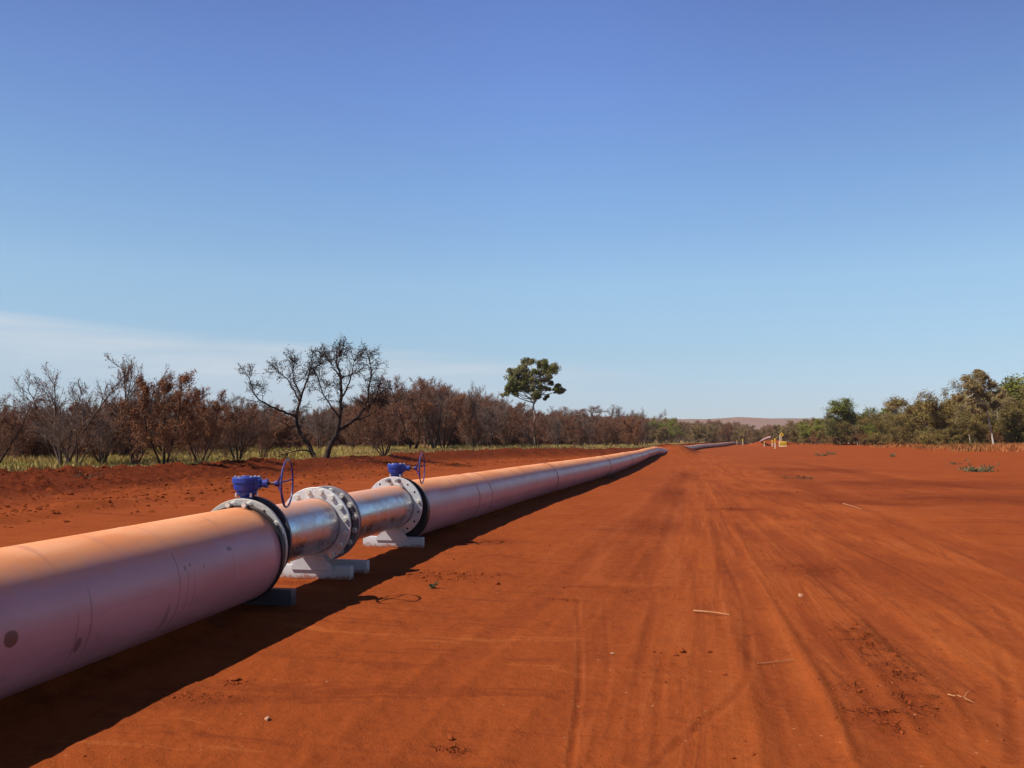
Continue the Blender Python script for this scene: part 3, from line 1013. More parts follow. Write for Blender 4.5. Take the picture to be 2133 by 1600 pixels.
# the pipe again, beyond the crossing
p2 = empty('water_pipeline', (0, 0, 0))
tag(p2, 'distant stretch of grey pipe beyond the earth mound, running right towards the yellow posts', 'pipeline')
c2 = []
for px, dep, dz in ((1424, 121, -.15), (1430, 127, .30), (1442, 140, .42), (1462, 165, .45), (1490, 190, .45), (1520, 225, .45), (1546, 265, .45), (1570, 310, .45)):
    X, Y = at_depth(px, dep)
    c2.append((X, Y, H(X, Y) + dz))
me, fr = pipe_mesh(catmull(c2, 8), .46, sides=32)
link('pipe', me, p2, (M_PIPE_GREY,))
for k in (14, 24, 34, 44):
    torus_on(fr[k], .462, .02, 'weld_seam', M_SEAM, p2, 32)


# pipe supports ------------------------------------------------------
def support(y, label, z0=0.0, w=.475, plate=True, thick=.11, xo=0.0, mat=None):
    mat = mat or M_PLATE
    o = empty('pipe_support', (AX + xo, y, 0))
    tag(o, label, 'pipe support', 'pale grey steel supports under the valve train')
    b = MB()
    b.box((0, thick / 2, z0 + .075), (w * 2, thick, .155), None, .006)
    b.build('base_beam', mat, o)
    if plate:
        p = MB()
        p.prism([(-.26, .105), (.26, .105), (.265, .125), (.14, .275), (-.12, .275), (-.25, .15)], -.022, -.004)
        p.build('saddle_plate', M_PLATE, o)
        for gx in (-.10, .12):
            MB().box((gx, .03, .19), (.012, .05, .09)).build('gusset', M_PLATE, o)
    return o


support(7.48, 'support base in deep shade under the near valve', plate=False, mat=M_DGREY)  # darker grey than the pale supports, deepening the shade by colour
support(8.985, 'pale support with trapezoid plate under the middle flanges, left half in sun', plate=True)
support(9.44, 'shaded support base just behind the one under the middle flanges', w=.50, plate=False)
support(11.835, 'farthest pale support, under the flange of the far blue valve', plate=True)

# ------------------------------------------------------------------ trees
UPZ = np.array([0, 0, 1.0])


def norm(v):
    return v / (np.linalg.norm(v) + 1e-9)


class Tree:
    def __init__(s, seed):
        s.r = np.random.default_rng(seed)
        s.wood, s.twig, s.rib, s.leaf = [], [], [], []

    def limb(s, p, d, L, r0, r1, n, wig, up, store):
        pts = [np.array(p, float)]
        d = norm(np.array(d, float))
        ds = [d]
        for i in range(n):
            d = norm(d + s.r.normal(0, wig, 3) + UPZ * up)
            q = pts[-1] + d * L / n
            ra, rb = r0 + (r1 - r0) * i / n, r0 + (r1 - r0) * (i + 1) / n
            store.append((pts[-1], q, ra, rb))
            pts.append(q); ds.append(d)
        return pts, ds

    def kids(s, pts, ds, n, t0, ang, angv):
        out = []
        m = len(pts) - 1
        for k in range(n):
            t = t0 + (1 - t0) * (k + s.r.random()) / n
            i = min(int(t * m), m - 1)
            f = t * m - i
            p = pts[i] * (1 - f) + pts[i + 1] * f
            d = ds[min(i + 1, m)]
            a = math.radians(max(5, s.r.normal(ang, angv)))
            o = norm(np.cross(d, s.r.normal(0, 1, 3)))
            out.append((p, norm(d * math.cos(a) + o * math.sin(a)), t))
        return out

    def leaves(s, p0, p1, n, spread, size):
        for _ in range(n):
            t = s.r.random()
            s.leaf.append((p0 * (1 - t) + p1 * t + s.r.normal(0, spread, 3), size * s.r.uniform(.6, 1.4)))

    def spray(s, p, d, L, r, cfg, lvl=0):
        """recursively grown sprays of twigs; cfg list of (n kids, length ratio, angle, up, leaves per seg)"""
        n, ratio, ang, up, nl = cfg[lvl]
        last = lvl == len(cfg) - 1
        store = s.rib if last else s.twig
        pts, ds = s.limb(p, d, L, r, r * .5, 2 if last else 3, s.wig, up, store)
        if nl:
            for a, b in zip(pts, pts[1:]):
                k = int(nl) + (s.r.random() < nl % 1)
                s.leaves(a, b, k, s.lsp, s.lsz)
        if not last:
            for (q, dd, t) in s.kids(pts, ds, n, .15, ang, 12):
                s.spray(q, dd, L * ratio * s.r.uniform(.7, 1.2) * (1.1 - .35 * t), r * .55, cfg, lvl + 1)

    # meshes
    def tubes(s, segs, k):
        if not segs: return np.zeros((0, 3)), np.zeros((0, 4), int)
        P0 = np.array([a[0] for a in segs]); P1 = np.array([a[1] for a in segs])
        R0 = np.array([a[2] for a in segs])[:, None]; R1 = np.array([a[3] for a in segs])[:, None]
        D = P1 - P0; D /= np.linalg.norm(D, axis=1)[:, None] + 1e-9
        ref = np.where(np.abs(D[:, 2:3]) > .9, np.array([[1.0, 0, 0]]), np.array([[0, 0, 1.0]]))
        A = np.cross(D, ref); A /= np.linalg.norm(A, axis=1)[:, None]
        B = np.cross(D, A)
        rings = []
        for j in range(k):
            a = 2 * math.pi * j / k
            o = A * math.cos(a) + B * math.sin(a)
            rings.append(P0 + o * R0)
        for j in range(k):
            a = 2 * math.pi * j / k
            o = A * math.cos(a) + B * math.sin(a)
            rings.append(P1 + o * R1 + D * R1 * .4)
        V = np.stack(rings, 1).reshape(-1, 3)
        base = np.arange(len(segs)) * 2 * k
        F = []
        for j in range(k):
            j2 = (j + 1) % k
            F.append(np.stack([base + j, base + j2, base + k + j2, base + k + j], 1))
        return V, np.concatenate(F)

    def ribbons(s, segs):
        if not segs: return np.zeros((0, 3)), np.zeros((0, 4), int)
        P0 = np.array([a[0] for a in segs]); P1 = np.array([a[1] for a in segs])
        W0 = np.array([a[2] for a in segs])[:, None]; W1 = np.array([a[3] for a in segs])[:, None]
        o = np.cross(P1 - P0, s.r.normal(0, 1, P0.shape)); o /= np.linalg.norm(o, axis=1)[:, None] + 1e-9
        V = np.stack([P0 - o * W0, P0 + o * W0, P1 + o * W1, P1 - o * W1], 1).reshape(-1, 3)
        b = np.arange(len(segs)) * 4
        return V, np.stack([b, b + 1, b + 2, b + 3], 1)

    def leafq(s):
        if not s.leaf: return np.zeros((0, 3)), np.zeros((0, 4), int)
        P = np.array([a[0] for a in s.leaf]); S = np.array([a[1] for a in s.leaf])[:, None]
        a = s.r.normal(0, 1, P.shape); a /= np.linalg.norm(a, axis=1)[:, None]
        b = np.cross(a, s.r.normal(0, 1, P.shape)); b /= np.linalg.norm(b, axis=1)[:, None]
        V = np.stack([P - a * S, P + b * S * .45, P + a * S, P - b * S * .45], 1).reshape(-1, 3)
        q = np.arange(len(P)) * 4
        return V, np.stack([q, q + 1, q + 2, q + 3], 1)

    def meshes(s, bark, leafm, sides=6, tbark=None):
        V, F = s.tubes(s.wood, sides)
        tm = np_mesh('trunk', V, F, smooth=True); tm.materials.append(tbark or bark)
        V1, F1 = s.tubes(s.twig, 3)
        V2, F2 = s.ribbons(s.rib)
        V3, F3 = s.leafq()
        Va = np.vstack([V1, V2, V3])
        Fa = np.vstack([F1, F2 + len(V1), F3 + len(V1) + len(V2)]).astype(int)
        mi = np.concatenate([np.zeros(len(F1) + len(F2)), np.ones(len(F3))]).astype(int)
        cm = np_mesh('crown', Va, Fa, mi); cm.materials.append(bark); cm.materials.append(leafm)
        return tm, cm


def bark_mat(name, a, b):
    t = NT(name)
    n = t.noise(t.mapv(t.obj(), (3, 3, .8)), 1, 4, .6)
    c = t.mix(t.ss(n, .4, .6), a, b)
    c = t.mix(t.math('MULTIPLY', t.rnd(), .35), c, tuple(x * .5 for x in a))
    return t.fin(c, .9, 0, .15)


def leaf_mat(name, a, b, c2, scale=1.2):
    t = NT(name)
    P = t.pos()
    n = t.noise(P, scale, 3, .6)
    nf = t.noise(P, 9, 2, .5)
    c = t.mix(t.ss(n, .38, .62), a, b)
    c = t.mix(t.math('MULTIPLY', t.ss(nf, .5, .7), .6), c, c2)
    c = t.mix(t.rnd(), c, t.mix(1, c, (.68, .68, .7), 'MULTIPLY'))
    return t.fin(c, .75, 0, .2)


B_BURNT = bark_mat('burnt_bark', (0.135, 0.080, 0.060), (0.175, 0.11, 0.08))
B_GREY = bark_mat('grey_twig_bark', (0.19, 0.145, 0.125), (0.13, 0.092, 0.078))
B_BLACK = bark_mat('black_bark', (0.030, 0.019, 0.017), (0.055, 0.032, 0.024))
B_DARK = bark_mat('dark_brown_bark', (0.060, 0.038, 0.032), (0.095, 0.062, 0.05))
B_WHITE = bark_mat('white_gum_bark', (0.50, 0.44, 0.38), (0.34, 0.27, 0.22))
B_BROWN = bark_mat('brown_bark', (0.10, 0.065, 0.042), (0.07, 0.042, 0.03))
L_SCORCH = leaf_mat('scorched_leaves', (0.23, 0.095, 0.050), (0.17, 0.070, 0.038), (0.32, 0.16, 0.08))
L_RUST = leaf_mat('rusty_leaves', (0.27, 0.105, 0.042), (0.19, 0.072, 0.034), (0.36, 0.17, 0.065))
L_GUM = leaf_mat('gum_leaves', (0.155, 0.155, 0.035), (0.21, 0.19, 0.09), (0.11, 0.115, 0.035), .5)
L_OLIVE = leaf_mat('olive_leaves', (0.225, 0.150, 0.040), (0.175, 0.135, 0.038), (0.30, 0.205, 0.065), .5)
L_GREYOL = leaf_mat('grey_olive_leaves', (0.26, 0.185, 0.08), (0.20, 0.145, 0.055), (0.36, 0.27, 0.13), .5)
L_GREEN = leaf_mat('green_leaves', (0.20, 0.20, 0.025), (0.135, 0.145, 0.025), (0.28, 0.27, 0.045), .5)
L_DARK = leaf_mat('dark_green_leaves', (0.10, 0.105, 0.034), (0.12, 0.115, 0.036), (0.17, 0.155, 0.05), .5)
L_FAR = leaf_mat('far_scrub_leaves', (0.23, 0.155, 0.06), (0.21, 0.125, 0.06), (0.19, 0.155, 0.06), .1)


def burnt(seed, hgt, stems, lean, lmat, bark, leafn=2.0, lsz=.055, dens=1.0, wig=.16, up=.10, crown0=.22):
    t = Tree(seed); t.wig = wig; t.lsp = .09; t.lsz = lsz
    for k in range(stems):
        a = 2 * math.pi * (k + t.r.random() * .6) / stems
        ln = math.radians(abs(t.r.normal(lean, lean * .4)))
        d = np.array([math.cos(a) * math.sin(ln), math.sin(a) * math.sin(ln), math.cos(ln)])
        L = hgt * t.r.uniform(.70, .92)
        pts, ds = t.limb((math.cos(a) * .12, math.sin(a) * .12, -.15), d, L, .075 * hgt / 6 * t.r.uniform(.8, 1.3), .018, 8, .09, .05, t.wood)
        for (q, dd, tt) in t.kids(pts, ds, int(9 * dens), crown0, 42, 14):
            t.spray(q, dd, hgt * .30 * (1.15 - .6 * tt) * t.r.uniform(.7, 1.2), .024, [(8, .48, 38, up, leafn * .3), (7, .5, 36, up, leafn), (0, 0, 0, up, leafn)])
    return t.meshes(bark, lmat, 5, B_BLACK if bark.name.startswith('burnt') else B_DARK)


def leafy(seed, hgt, lmat, bark, stems=2, lean=18, t0=.35, lsz=.072, nl=8.0, width=.30, nk=8, tr=.09):
    t = Tree(seed); t.wig = .14; t.lsp = .20; t.lsz = lsz
    for k in range(stems):
        a = 2 * math.pi * (k + t.r.random() * .6) / stems
        ln = math.radians(abs(t.r.normal(lean, lean * .3)))
        d = np.array([math.cos(a) * math.sin(ln), math.sin(a) * math.sin(ln), math.cos(ln)])
        pts, ds = t.limb((math.cos(a) * .15, math.sin(a) * .15, -.15), d, hgt * t.r.uniform(.75, .9), tr * hgt / 6, .03, 8, .07, .06, t.wood)
        for (q, dd, tt) in t.kids(pts, ds, nk, t0, 50, 14):
            t.spray(q, dd, hgt * width * (1.2 - .5 * tt) * t.r.uniform(.7, 1.2), .03, [(6, .45, 42, .06, 0), (5, .5, 40, .04, nl), (0, 0, 0, .02, nl)])
    return t.meshes(bark, lmat, 6)


PROTO = {}
for i in range(5): PROTO['scorch%d' % i] = burnt(100 + i, 7, 3 + i % 3, 18 + 3 * (i % 3), L_SCORCH, B_BURNT, 3.6, .042, 1.25, crown0=.12)
for i in range(3): PROTO['rust%d' % i] = burnt(120 + i, 7, 3, 22, L_RUST, B_BURNT, 4.5, .052, 1.6, wig=.22, crown0=.12)
for i in range(3): PROTO['grey%d' % i] = burnt(140 + i, 7, 4, 16, L_SCORCH, B_GREY, .3, .05, 1.7, .12, .16, .3)
for i in range(3): PROTO['bush%d' % i] = burnt(150 + i, 4, 5, 40, L_SCORCH, B_BURNT, 6.0, .05, 1.0, crown0=.03)
for i in range(3): PROTO['olive%d' % i] = leafy(160 + i, 7, L_OLIVE, B_BROWN, 3, 22, .15)
for i in range(2): PROTO['greyol%d' % i] = leafy(170 + i, 8, L_GREYOL, B_WHITE, 2, 9, .45, .07, 7.0, .26, 8, .06)
for i in range(2): PROTO['green%d' % i] = leafy(180 + i, 7, L_GREEN, B_BROWN, 3, 22, .2, .08, 8.0)
PROTO['dark0'] = leafy(190, 7, L_DARK, B_BROWN, 3, 26, .2, .08, 9.0)
for i in range(3): PROTO['far%d' % i] = leafy(200 + i, 6, L_FAR, B_BROWN, 3, 24, .12, .10, 5.0, .30, 7)
PHGT = {k: max(v.co.z for v in m[1].vertices) for k, m in PROTO.items()}
first_use = set()
RNG = random.Random(7)


def plant(key, x, y, hgt, label, cat='tree', group=None, name='tree', wide=1.0, rz=None, z=None):
    s = hgt / PHGT[key]
    o = empty(name, (x, y, H(x, y) if z is None else z), RNG.uniform(0, 6.28) if rz is None else rz)
    o.scale = (s * wide, s * wide, s)
    for nm, me in (('trunk', PROTO[key][0]), ('crown', PROTO[key][1])):
        link(nm, me, o)
    tag(o, label, cat, group)
    return o


def plant_px(key, px, ytop, dep, label, **k):
    x, y = at_depth(px, dep)
    z0 = H(x, y)
    ztop = EYE + (918 - ytop) / FPX * dep
    return plant(key, x, y, ztop - z0, label, z=z0, **k)


# --- named trees on the left
G_B = 'scorched trees behind the bank'
LEFT_HERO = [
    ('scorch0', -15, 805, 31, 'scorched tree cut by the left edge of the photo', 1.0),
    ('grey0', 135, 755, 37, 'bare grey-twigged tree with rounded top near the left edge, taller than its neighbours', 1.15),
    ('rust0', 215, 820, 42, 'low rounded brown tree right of the bare grey-twigged one', 1.2),
    ('grey1', 285, 735, 42, 'thin bare tree whose grey twigs stick out left of the tall rusty tree', .9),
    ('rust1', 345, 762, 36.5, 'tall rust-brown tree with dead leaves, left of the near blue gearbox', .95),
    ('rust2', 418, 800, 39, 'rust-brown tree just right of the tallest rusty one', .8),
    ('scorch1', 500, 815, 46, 'small scorched tree left of the black leaning tree', 1.1),
    ('scorch2', 800, 835, 56, 'round scorched tree with dark trunk between the forked dead tree and the far blue valve', 1.1),
    ('scorch3', 862, 782, 78, 'tallest scorched tree above the far blue gearbox', 1.1),
    ('scorch4', 925, 795, 80, 'scorched tree right of the one above the far blue gearbox', 1.0),
    ('grey2', 985, 788, 84, 'thin grey-twigged tree standing out between the scorched trees and the green gum', .8),
    ('scorch0', 1060, 832, 110, 'scorched tree at the left foot of the tall green gum', 1.1),
    ('scorch3', 1195, 843, 130, 'wide reddish scorched tree right of the tall green gum', 1.5),
    ('grey1', 1292, 840, 170, 'bare grey tree topping the distant scrub right of the gum', 1.1),
    ('grey0', 1345, 848, 200, 'small bare grey crown showing behind the dark green distant tree', 1.0),
    ('dark0', 1335, 856, 185, 'dark green rounded tree in the distant scrub beyond the pipe', 1.5),
]
for key, px, yt, dep, lab, wd in LEFT_HERO:
    plant_px(key, px, yt, dep, lab, wide=wd, name='scorched_tree' if key[:2] in ('sc', 'ru') else ('bare_tree' if key[:2] == 'gr' else 'green_tree'))


# --- hand-shaped dead trees
def drawn_tree(name, label, dep, base_px, limbs, seed, mat, lmat, cfg, twig_len, r0, nl, lsz, kidn=10):
    t = Tree(seed); t.wig = .22; t.lsp = .05; t.lsz = lsz
    bx, by = base_px
    X, Y = at_depth(bx, dep)
    k = dep / FPX
    right = np.array([math.cos(YAW), math.sin(YAW), 0]); fwd = np.array([-math.sin(YAW), math.cos(YAW), 0])
    for pts, ra, rb in limbs:
        dz = t.r.uniform(-1, 1)
        W = []
        for i, (px, py, *dd) in enumerate(pts):
            off = dd[0] if dd else 0.0
            W.append((right * (px - bx) + UPZ * (by - py)) * k + fwd * off)
        # subdivide with wobble
        C = catmull([tuple(w) for w in W], 4)
        C = [np.array(c) + t.r.normal(0, .018, 3) * (1 if 0 < i < len(C) - 1 else 0) for i, c in enumerate(C)]
        n = len(C) - 1
        for i in range(n):
            t.wood.append((C[i], C[i + 1], ra + (rb - ra) * (i / n) ** .8, ra + (rb - ra) * ((i + 1) / n) ** .8))
        D = [norm(C[min(i + 1, n)] - C[max(i - 1, 0)]) for i in range(n + 1)]
        for (q, d, tt) in t.kids(C, D, max(3, int(kidn * sum(np.linalg.norm(C[i + 1] - C[i]) for i in range(n)) / 5.0)), .38, 52, 16):
            t.spray(q, norm(d + UPZ * .25), twig_len * t.r.uniform(.5, 1.3), .024, cfg)
        e = C[-1]
        for _ in range(3):
            t.spray(e, norm(D[-1] + t.r.normal(0, .35, 3)), twig_len * .9, .024, cfg)
    tm, cm = t.meshes(mat, lmat, 7)
    o = empty(name, (X, Y, H(X, Y) - .05))
    link('trunk', tm, o); link('crown', cm, o)
    tag(o, label, 'tree')
    return o


DCFG = [(7, .60, 48, .06, 0), (5, .6, 46, .03, .1), (0, 0, 0, .0, .5)]
drawn_tree('dead_tree', 'black bare tree leaning left with crooked limbs, left of the forked dead tree', 50, (661, 956),
           [([(661, 960), (645, 932, .2), (622, 899, .4), (613, 866, .5), (622, 826, .6), (634, 790, .5), (645, 758, .4)], .17, .03),
            ([(613, 868, .5), (590, 858, 0), (560, 843, -.4), (538, 826, -.7), (527, 790, -.9)], .085, .02),
            ([(618, 838, .6), (600, 806, .9), (585, 785, 1.2), (562, 770, 1.4)], .07, .02),
            ([(622, 826, .6), (612, 790, -.2), (612, 760, -.5)], .05, .018),
            ([(640, 780, .4), (655, 765, .2), (665, 748, 0)], .04, .015),
            ([(650, 940, .2), (630, 938, -.6), (610, 944, -1.0)], .06, .02)],
           301, B_BLACK, B_BLACK, DCFG, .92, .17, 1, .05, 13)
drawn_tree('dead_tree', 'tall forked dead tree with spreading black limbs above the gap between the blue valves', 49, (679, 955),
           [([(679, 960), (688, 930, .1), (702, 897, .2), (708, 860, .1), (711, 818, 0), (709, 782, -.1), (700, 752, -.1), (706, 738, 0)], .19, .03),
            ([(700, 900, .2), (728, 880, .6), (745, 862, .9), (757, 835, 1.1), (762, 800, 1.2), (766, 770, 1.1), (762, 745, 1.0)], .12, .022),
            ([(711, 830, 0), (728, 806, -.5), (738, 780, -.8), (742, 755, -.9)], .06, .02),
            ([(706, 870, .1), (694, 845, -.7), (680, 822, -1.1), (672, 790, -1.4)], .06, .02),
            ([(750, 850, 1.0), (775, 838, .5), (788, 810, .2)], .055, .018),
            ([(709, 790, -.1), (690, 765, .5), (678, 752, .9)], .04, .015),
            ([(735, 876, .7), (765, 862, 1.5), (784, 846, 2.0)], .05, .016)],
           302, B_BLACK, B_BLACK, DCFG, 1.0, .19, 1, .05, 14)

# --- tall gum with white trunk
def clump_tree(name, label, dep, base_px, trunk, clumps, seed, bark, lmat, lsz, per, rt=.17):
    t = Tree(seed); t.wig = .2; t.lsp = .2; t.lsz = lsz
    bx, by = base_px
    X, Y = at_depth(bx, dep)
    k = dep / FPX
    right = np.array([math.cos(YAW), math.sin(YAW), 0]); fwd = np.array([-math.sin(YAW), math.cos(YAW), 0])
    def W(px, py, off=0): return (right * (px - bx) + UPZ * (by - py)) * k + fwd * off
    P = [W(*p) for p in trunk]
    C = [np.array(c) for c in catmull([tuple(p) for p in P], 5)]
    n = len(C) - 1
    for i in range(n):
        t.wood.append((C[i], C[i + 1], rt * (1 - .6 * i / n), rt * (1 - .6 * (i + 1) / n)))
    for (cx, cy, cr) in clumps:
        off = t.r.uniform(-1, 1) * cr * k * 1.6
        c = W(cx, cy, off)
        s0 = C[t.r.integers(int(n * .62), n)]
        m = (s0 + c) / 2 + np.array([0, 0, -.25]) + t.r.normal(0, .2, 3)
        t.wood.append((s0, m, .09, .06)); t.wood.append((m, c, .06, .03))
        R = cr * k
        for _ in range(int(9 + R * 8)):
            cc = c + t.r.normal(0, .46, 3) * R * np.array([1, 1, .8])
            t.twig.append((c, cc, .02, .01))
            rr = R * t.r.uniform(.34, .68)
            for _ in range(per):
                v = norm(t.r.normal(0, 1, 3)) * rr * t.r.random() ** .6
                t.leaf.append((cc + v, lsz * t.r.uniform(.6, 1.4)))
    tm, cm = t.meshes(bark, lmat, 8)
    o = empty(name, (X, Y, H(X, Y)))
    link('trunk', tm, o); link('crown', cm, o)
    tag(o, label, 'tree')
    return o


def z8(x, y, r): return (1020 + x / 7.27, 730 + y / 7.27, r / 7.27)


gum_cl = [z8(*c) for c in ((560, 190, 85), (610, 150, 40), (760, 190, 70), (850, 200, 80), (960, 300, 95), (900, 260, 80), (340, 330, 80), (430, 330, 80), (380, 430, 100), (540, 340, 90), (600, 430, 100), (300, 570, 75),
                           (430, 560, 90), (520, 500, 80), (640, 560, 80), (740, 470, 70), (870, 420, 80), (930, 500, 45), (790, 560, 60), (690, 660, 70), (890, 600, 40), (1010, 600, 60), (1080, 610, 60), (1040, 540, 40),
                           (880, 690, 35), (840, 740, 25), (380, 640, 60), (200, 690, 35), (260, 640, 50), (740, 700, 50), (500, 250, 70), (680, 340, 70), (820, 330, 70), (480, 440, 80), (330, 480, 70), (560, 600, 60))]
clump_tree('gum_tree', 'tall green gum tree with white trunk rising above the scorched trees', 104, (1115, 934),
           [(1115, 938), (1114, 915), (1112, 895), (1114, 870), (1111, 848), (1114, 828), (1110, 800), (1108, 780)], gum_cl, 401, B_WHITE, L_GUM, .085, 150)

# --- the scorched wood itself
n_b = 0
placed = []
tries = 0
while n_b < 280 and tries < 6000:
    tries += 1
    y = RNG.uniform(8, 190)
    bx = float(np.interp(y, _by, _bx))
    depth_in = RNG.random() ** 1.5 * 62
    x = bx - 5.5 - depth_in
    dep = y * math.cos(YAW) - x * math.sin(YAW)
    px = 1066.5 + FPX * (x * math.cos(YAW) + y * math.sin(YAW)) / dep
    if px < -130 or px > 1330: continue
    if depth_in < 9 and 560 < px < 760 and y < 70: continue
    if depth_in < 12 and RNG.random() < .35: continue
    if 1103 < px < 1127 and dep < 85: continue
    if 560 < px < 800 and dep < 50: continue
    md = 2.0 if dep < 60 else 2.6
    if any((x - a) ** 2 + (y - b) ** 2 < md * md for a, b in placed): continue
    # crown line of the photo, per column
    ytop = np.interp(px, [-130, 60, 130, 230, 330, 450, 560, 660, 800, 880, 1000, 1080, 1200, 1330], [838, 850, 840, 838, 815, 838, 842, 855, 815, 800, 822, 850, 860, 868])
    hmax = EYE + (918 - ytop) / FPX * dep - H(x, y)
    hgt = min(hmax * RNG.uniform(.80, 1.05), 11.0)
    if hgt < 2.4: continue
    q = RNG.random()
    key = 'scorch%d' % RNG.randrange(5) if q < .58 else ('rust%d' % RNG.randrange(3) if q < .68 else 'grey%d' % RNG.randrange(3))
    if key.startswith('grey'): hgt *= 1.12
    plant(key, x, y, hgt, 'brown scorched tree massed in the wood behind the left bank', group='scorched trees massed in the wood behind the left bank', name='scorched_tree', wide=RNG.uniform(.85, 1.15))
    placed.append((x, y)); n_b += 1

n = 0
while n < 130:
    y = RNG.uniform(8, 180); bx = float(np.interp(y, _by, _bx))
    x = bx - 17 - RNG.random() * 52
    dep = y * math.cos(YAW) - x * math.sin(YAW)
    px = 1066.5 + FPX * (x * math.cos(YAW) + y * math.sin(YAW)) / dep
    if px < -130 or px > 1330 or dep < 38: continue
    plant('bush%d' % RNG.randrange(3), x, y, RNG.uniform(2.2, 3.6), 'low scorched bush between the trunks of the wood behind the left bank', cat='bush', group='low scorched bushes between the trunks of the left wood', name='scorched_bush', wide=RNG.uniform(1.0, 1.5))
    n += 1

# --- distant scrub at the end of the road
n_f = 0
placed = []
while n_f < 165:
    px = RNG.uniform(1170, 1740)
    dep = RNG.uniform(205, 420)
    x, y = at_depth(px, dep)
    if any((x - a) ** 2 + (y - b) ** 2 < 9 for a, b in placed): continue
    ytop = np.interp(px, [1170, 1300, 1400, 1500, 1560, 1640, 1740], [868, 864, 870, 876, 888, 878, 866]) + RNG.uniform(-3, 12)
    q = RNG.random()
    f = (px - 1170) / 570
    key = 'scorch%d' % RNG.randrange(5) if q < .55 * (1 - f) else ('far%d' % RNG.randrange(3) if q < .93 else 'green%d' % RNG.randrange(2))
    plant_px(key, px, ytop, dep, 'olive-brown tree in the distant scrub at the end of the red road', group='distant scrub trees at the end of the road', name='scrub_tree', wide=RNG.uniform(1.0, 1.5))
    placed.append((x, y)); n_f += 1

# --- right-hand tree line
RIGHT = [
    ('dark0', 2128, 790, 104, 'dark green crown behind the large green tree at the right edge', 1.5, 'green_tree'),
    ('greyol0', 2045, 782, 101, 'grey-brown domed crown just behind the two white trunks', 1.3, 'olive_tree'),
    ('green0', 1800, 829, 140, 'bright green rounded tree, first tall crown left in the right-hand tree line', 1.9, 'green_tree'),
    ('dark0', 1752, 850, 138, 'dark green spreading tree under the left side of the bright green crown', 1.9, 'green_tree'),
    ('dark0', 1815, 850, 150, 'dark blue-green tree behind the bright green crown', 1.5, 'green_tree'),
    ('greyol0', 1873, 838, 122, 'rounded olive tree with thin pale trunk, right of the bright green crown', 1.6, 'olive_tree'),
    ('grey2', 1925, 828, 118, 'thin bare grey crown between the rounded olive tree and the tall dark one', .9, 'bare_tree'),
    ('olive0', 1962, 806, 105, 'tall olive tree with domed grey-brown top, left of the white-trunked tree', 1.4, 'olive_tree'),
    ('olive1', 1998, 810, 108, 'olive tree filling the gap left of the white-trunked tree', .9, 'olive_tree'),
    ('green1', 2112, 776, 98, 'large green tree cut by the right edge of the photo', 1.7, 'green_tree'),
    ('greyol1', 2085, 822, 92, 'olive tree standing right of the white trunks', 1.0, 'olive_tree'),
    ('green0', 1690, 872, 170, 'small yellow-green tree left of the dark green spreading tree', 1.4, 'green_tree'),
    ('olive2', 1915, 850, 115, 'low olive tree between the rounded olive tree and the tall domed one', 1.3, 'olive_tree'),
    ('olive1', 2140, 815, 92, 'brown-olive tree at the very right edge, below the large green tree', 1.1, 'olive_tree'),
]
for key, px, yt, dep, lab, wd, nm in RIGHT:
    plant_px(key, px, yt - (905 - yt) * .09, dep, lab, wide=wd / 1.05, name=nm)
clump_tree('gum_tree', 'slender gum tree with two white trunks at the right-hand roadside', 86, (2068, 934),
           [(2068, 938), (2064, 905), (2058, 870), (2050, 835), (2046, 800), (2044, 785)],
           [(2040, 785, 13), (2058, 790, 13), (2025, 795, 13), (2072, 802, 12), (2010, 812, 12), (2035, 815, 14), (2055, 825, 12), (2018, 835, 12), (2080, 822, 10), (2000, 830, 10), (2025, 858, 10), (2045, 850, 9), (2075, 845, 9), (2030, 800, 12), (2048, 776, 8)],
           402, B_WHITE, L_GREYOL, .075, 120, .11)
n_r = 0
placed = []
while n_r < 120:
    px = RNG.uniform(1650, 2260)
    dep0 = float(np.interp(px, [1650, 1800, 2000, 2260], [190, 128, 98, 80]))
    dep = dep0 + RNG.random() ** 1.3 * 45
    x, y = at_depth(px, dep)
    if any((x - a) ** 2 + (y - b) ** 2 < 3 for a, b in placed): continue
    low = RNG.random() < .5
    top = float(np.interp(px, [1650, 1750, 1900, 2000, 2133, 2260], [884, 862, 848, 822, 798, 785]))
    ytop = top + RNG.uniform(0, 12) if not low else RNG.uniform(min(top + 20, 895), 908)
    q = RNG.random()
    key = 'olive%d' % RNG.randrange(3) if q < .62 else ('greyol%d' % RNG.randrange(2) if q < .8 else ('rust%d' % RNG.randrange(3) if q < .88 else 'green1'))
    if low:
        plant_px(key, px, ytop, dep0 + RNG.uniform(-4, 8), 'low olive-brown shrub along the right-hand tree line', cat='shrub', group='olive-brown shrubs along the right-hand tree line', name='shrub', wide=1.5)
    else:
        plant_px(key, px, ytop, dep, 'olive tree filling in behind the right-hand roadside shrubs', group='olive trees filling in the right-hand tree line', name='olive_tree', wide=1.2)
    placed.append((x, y)); n_r += 1


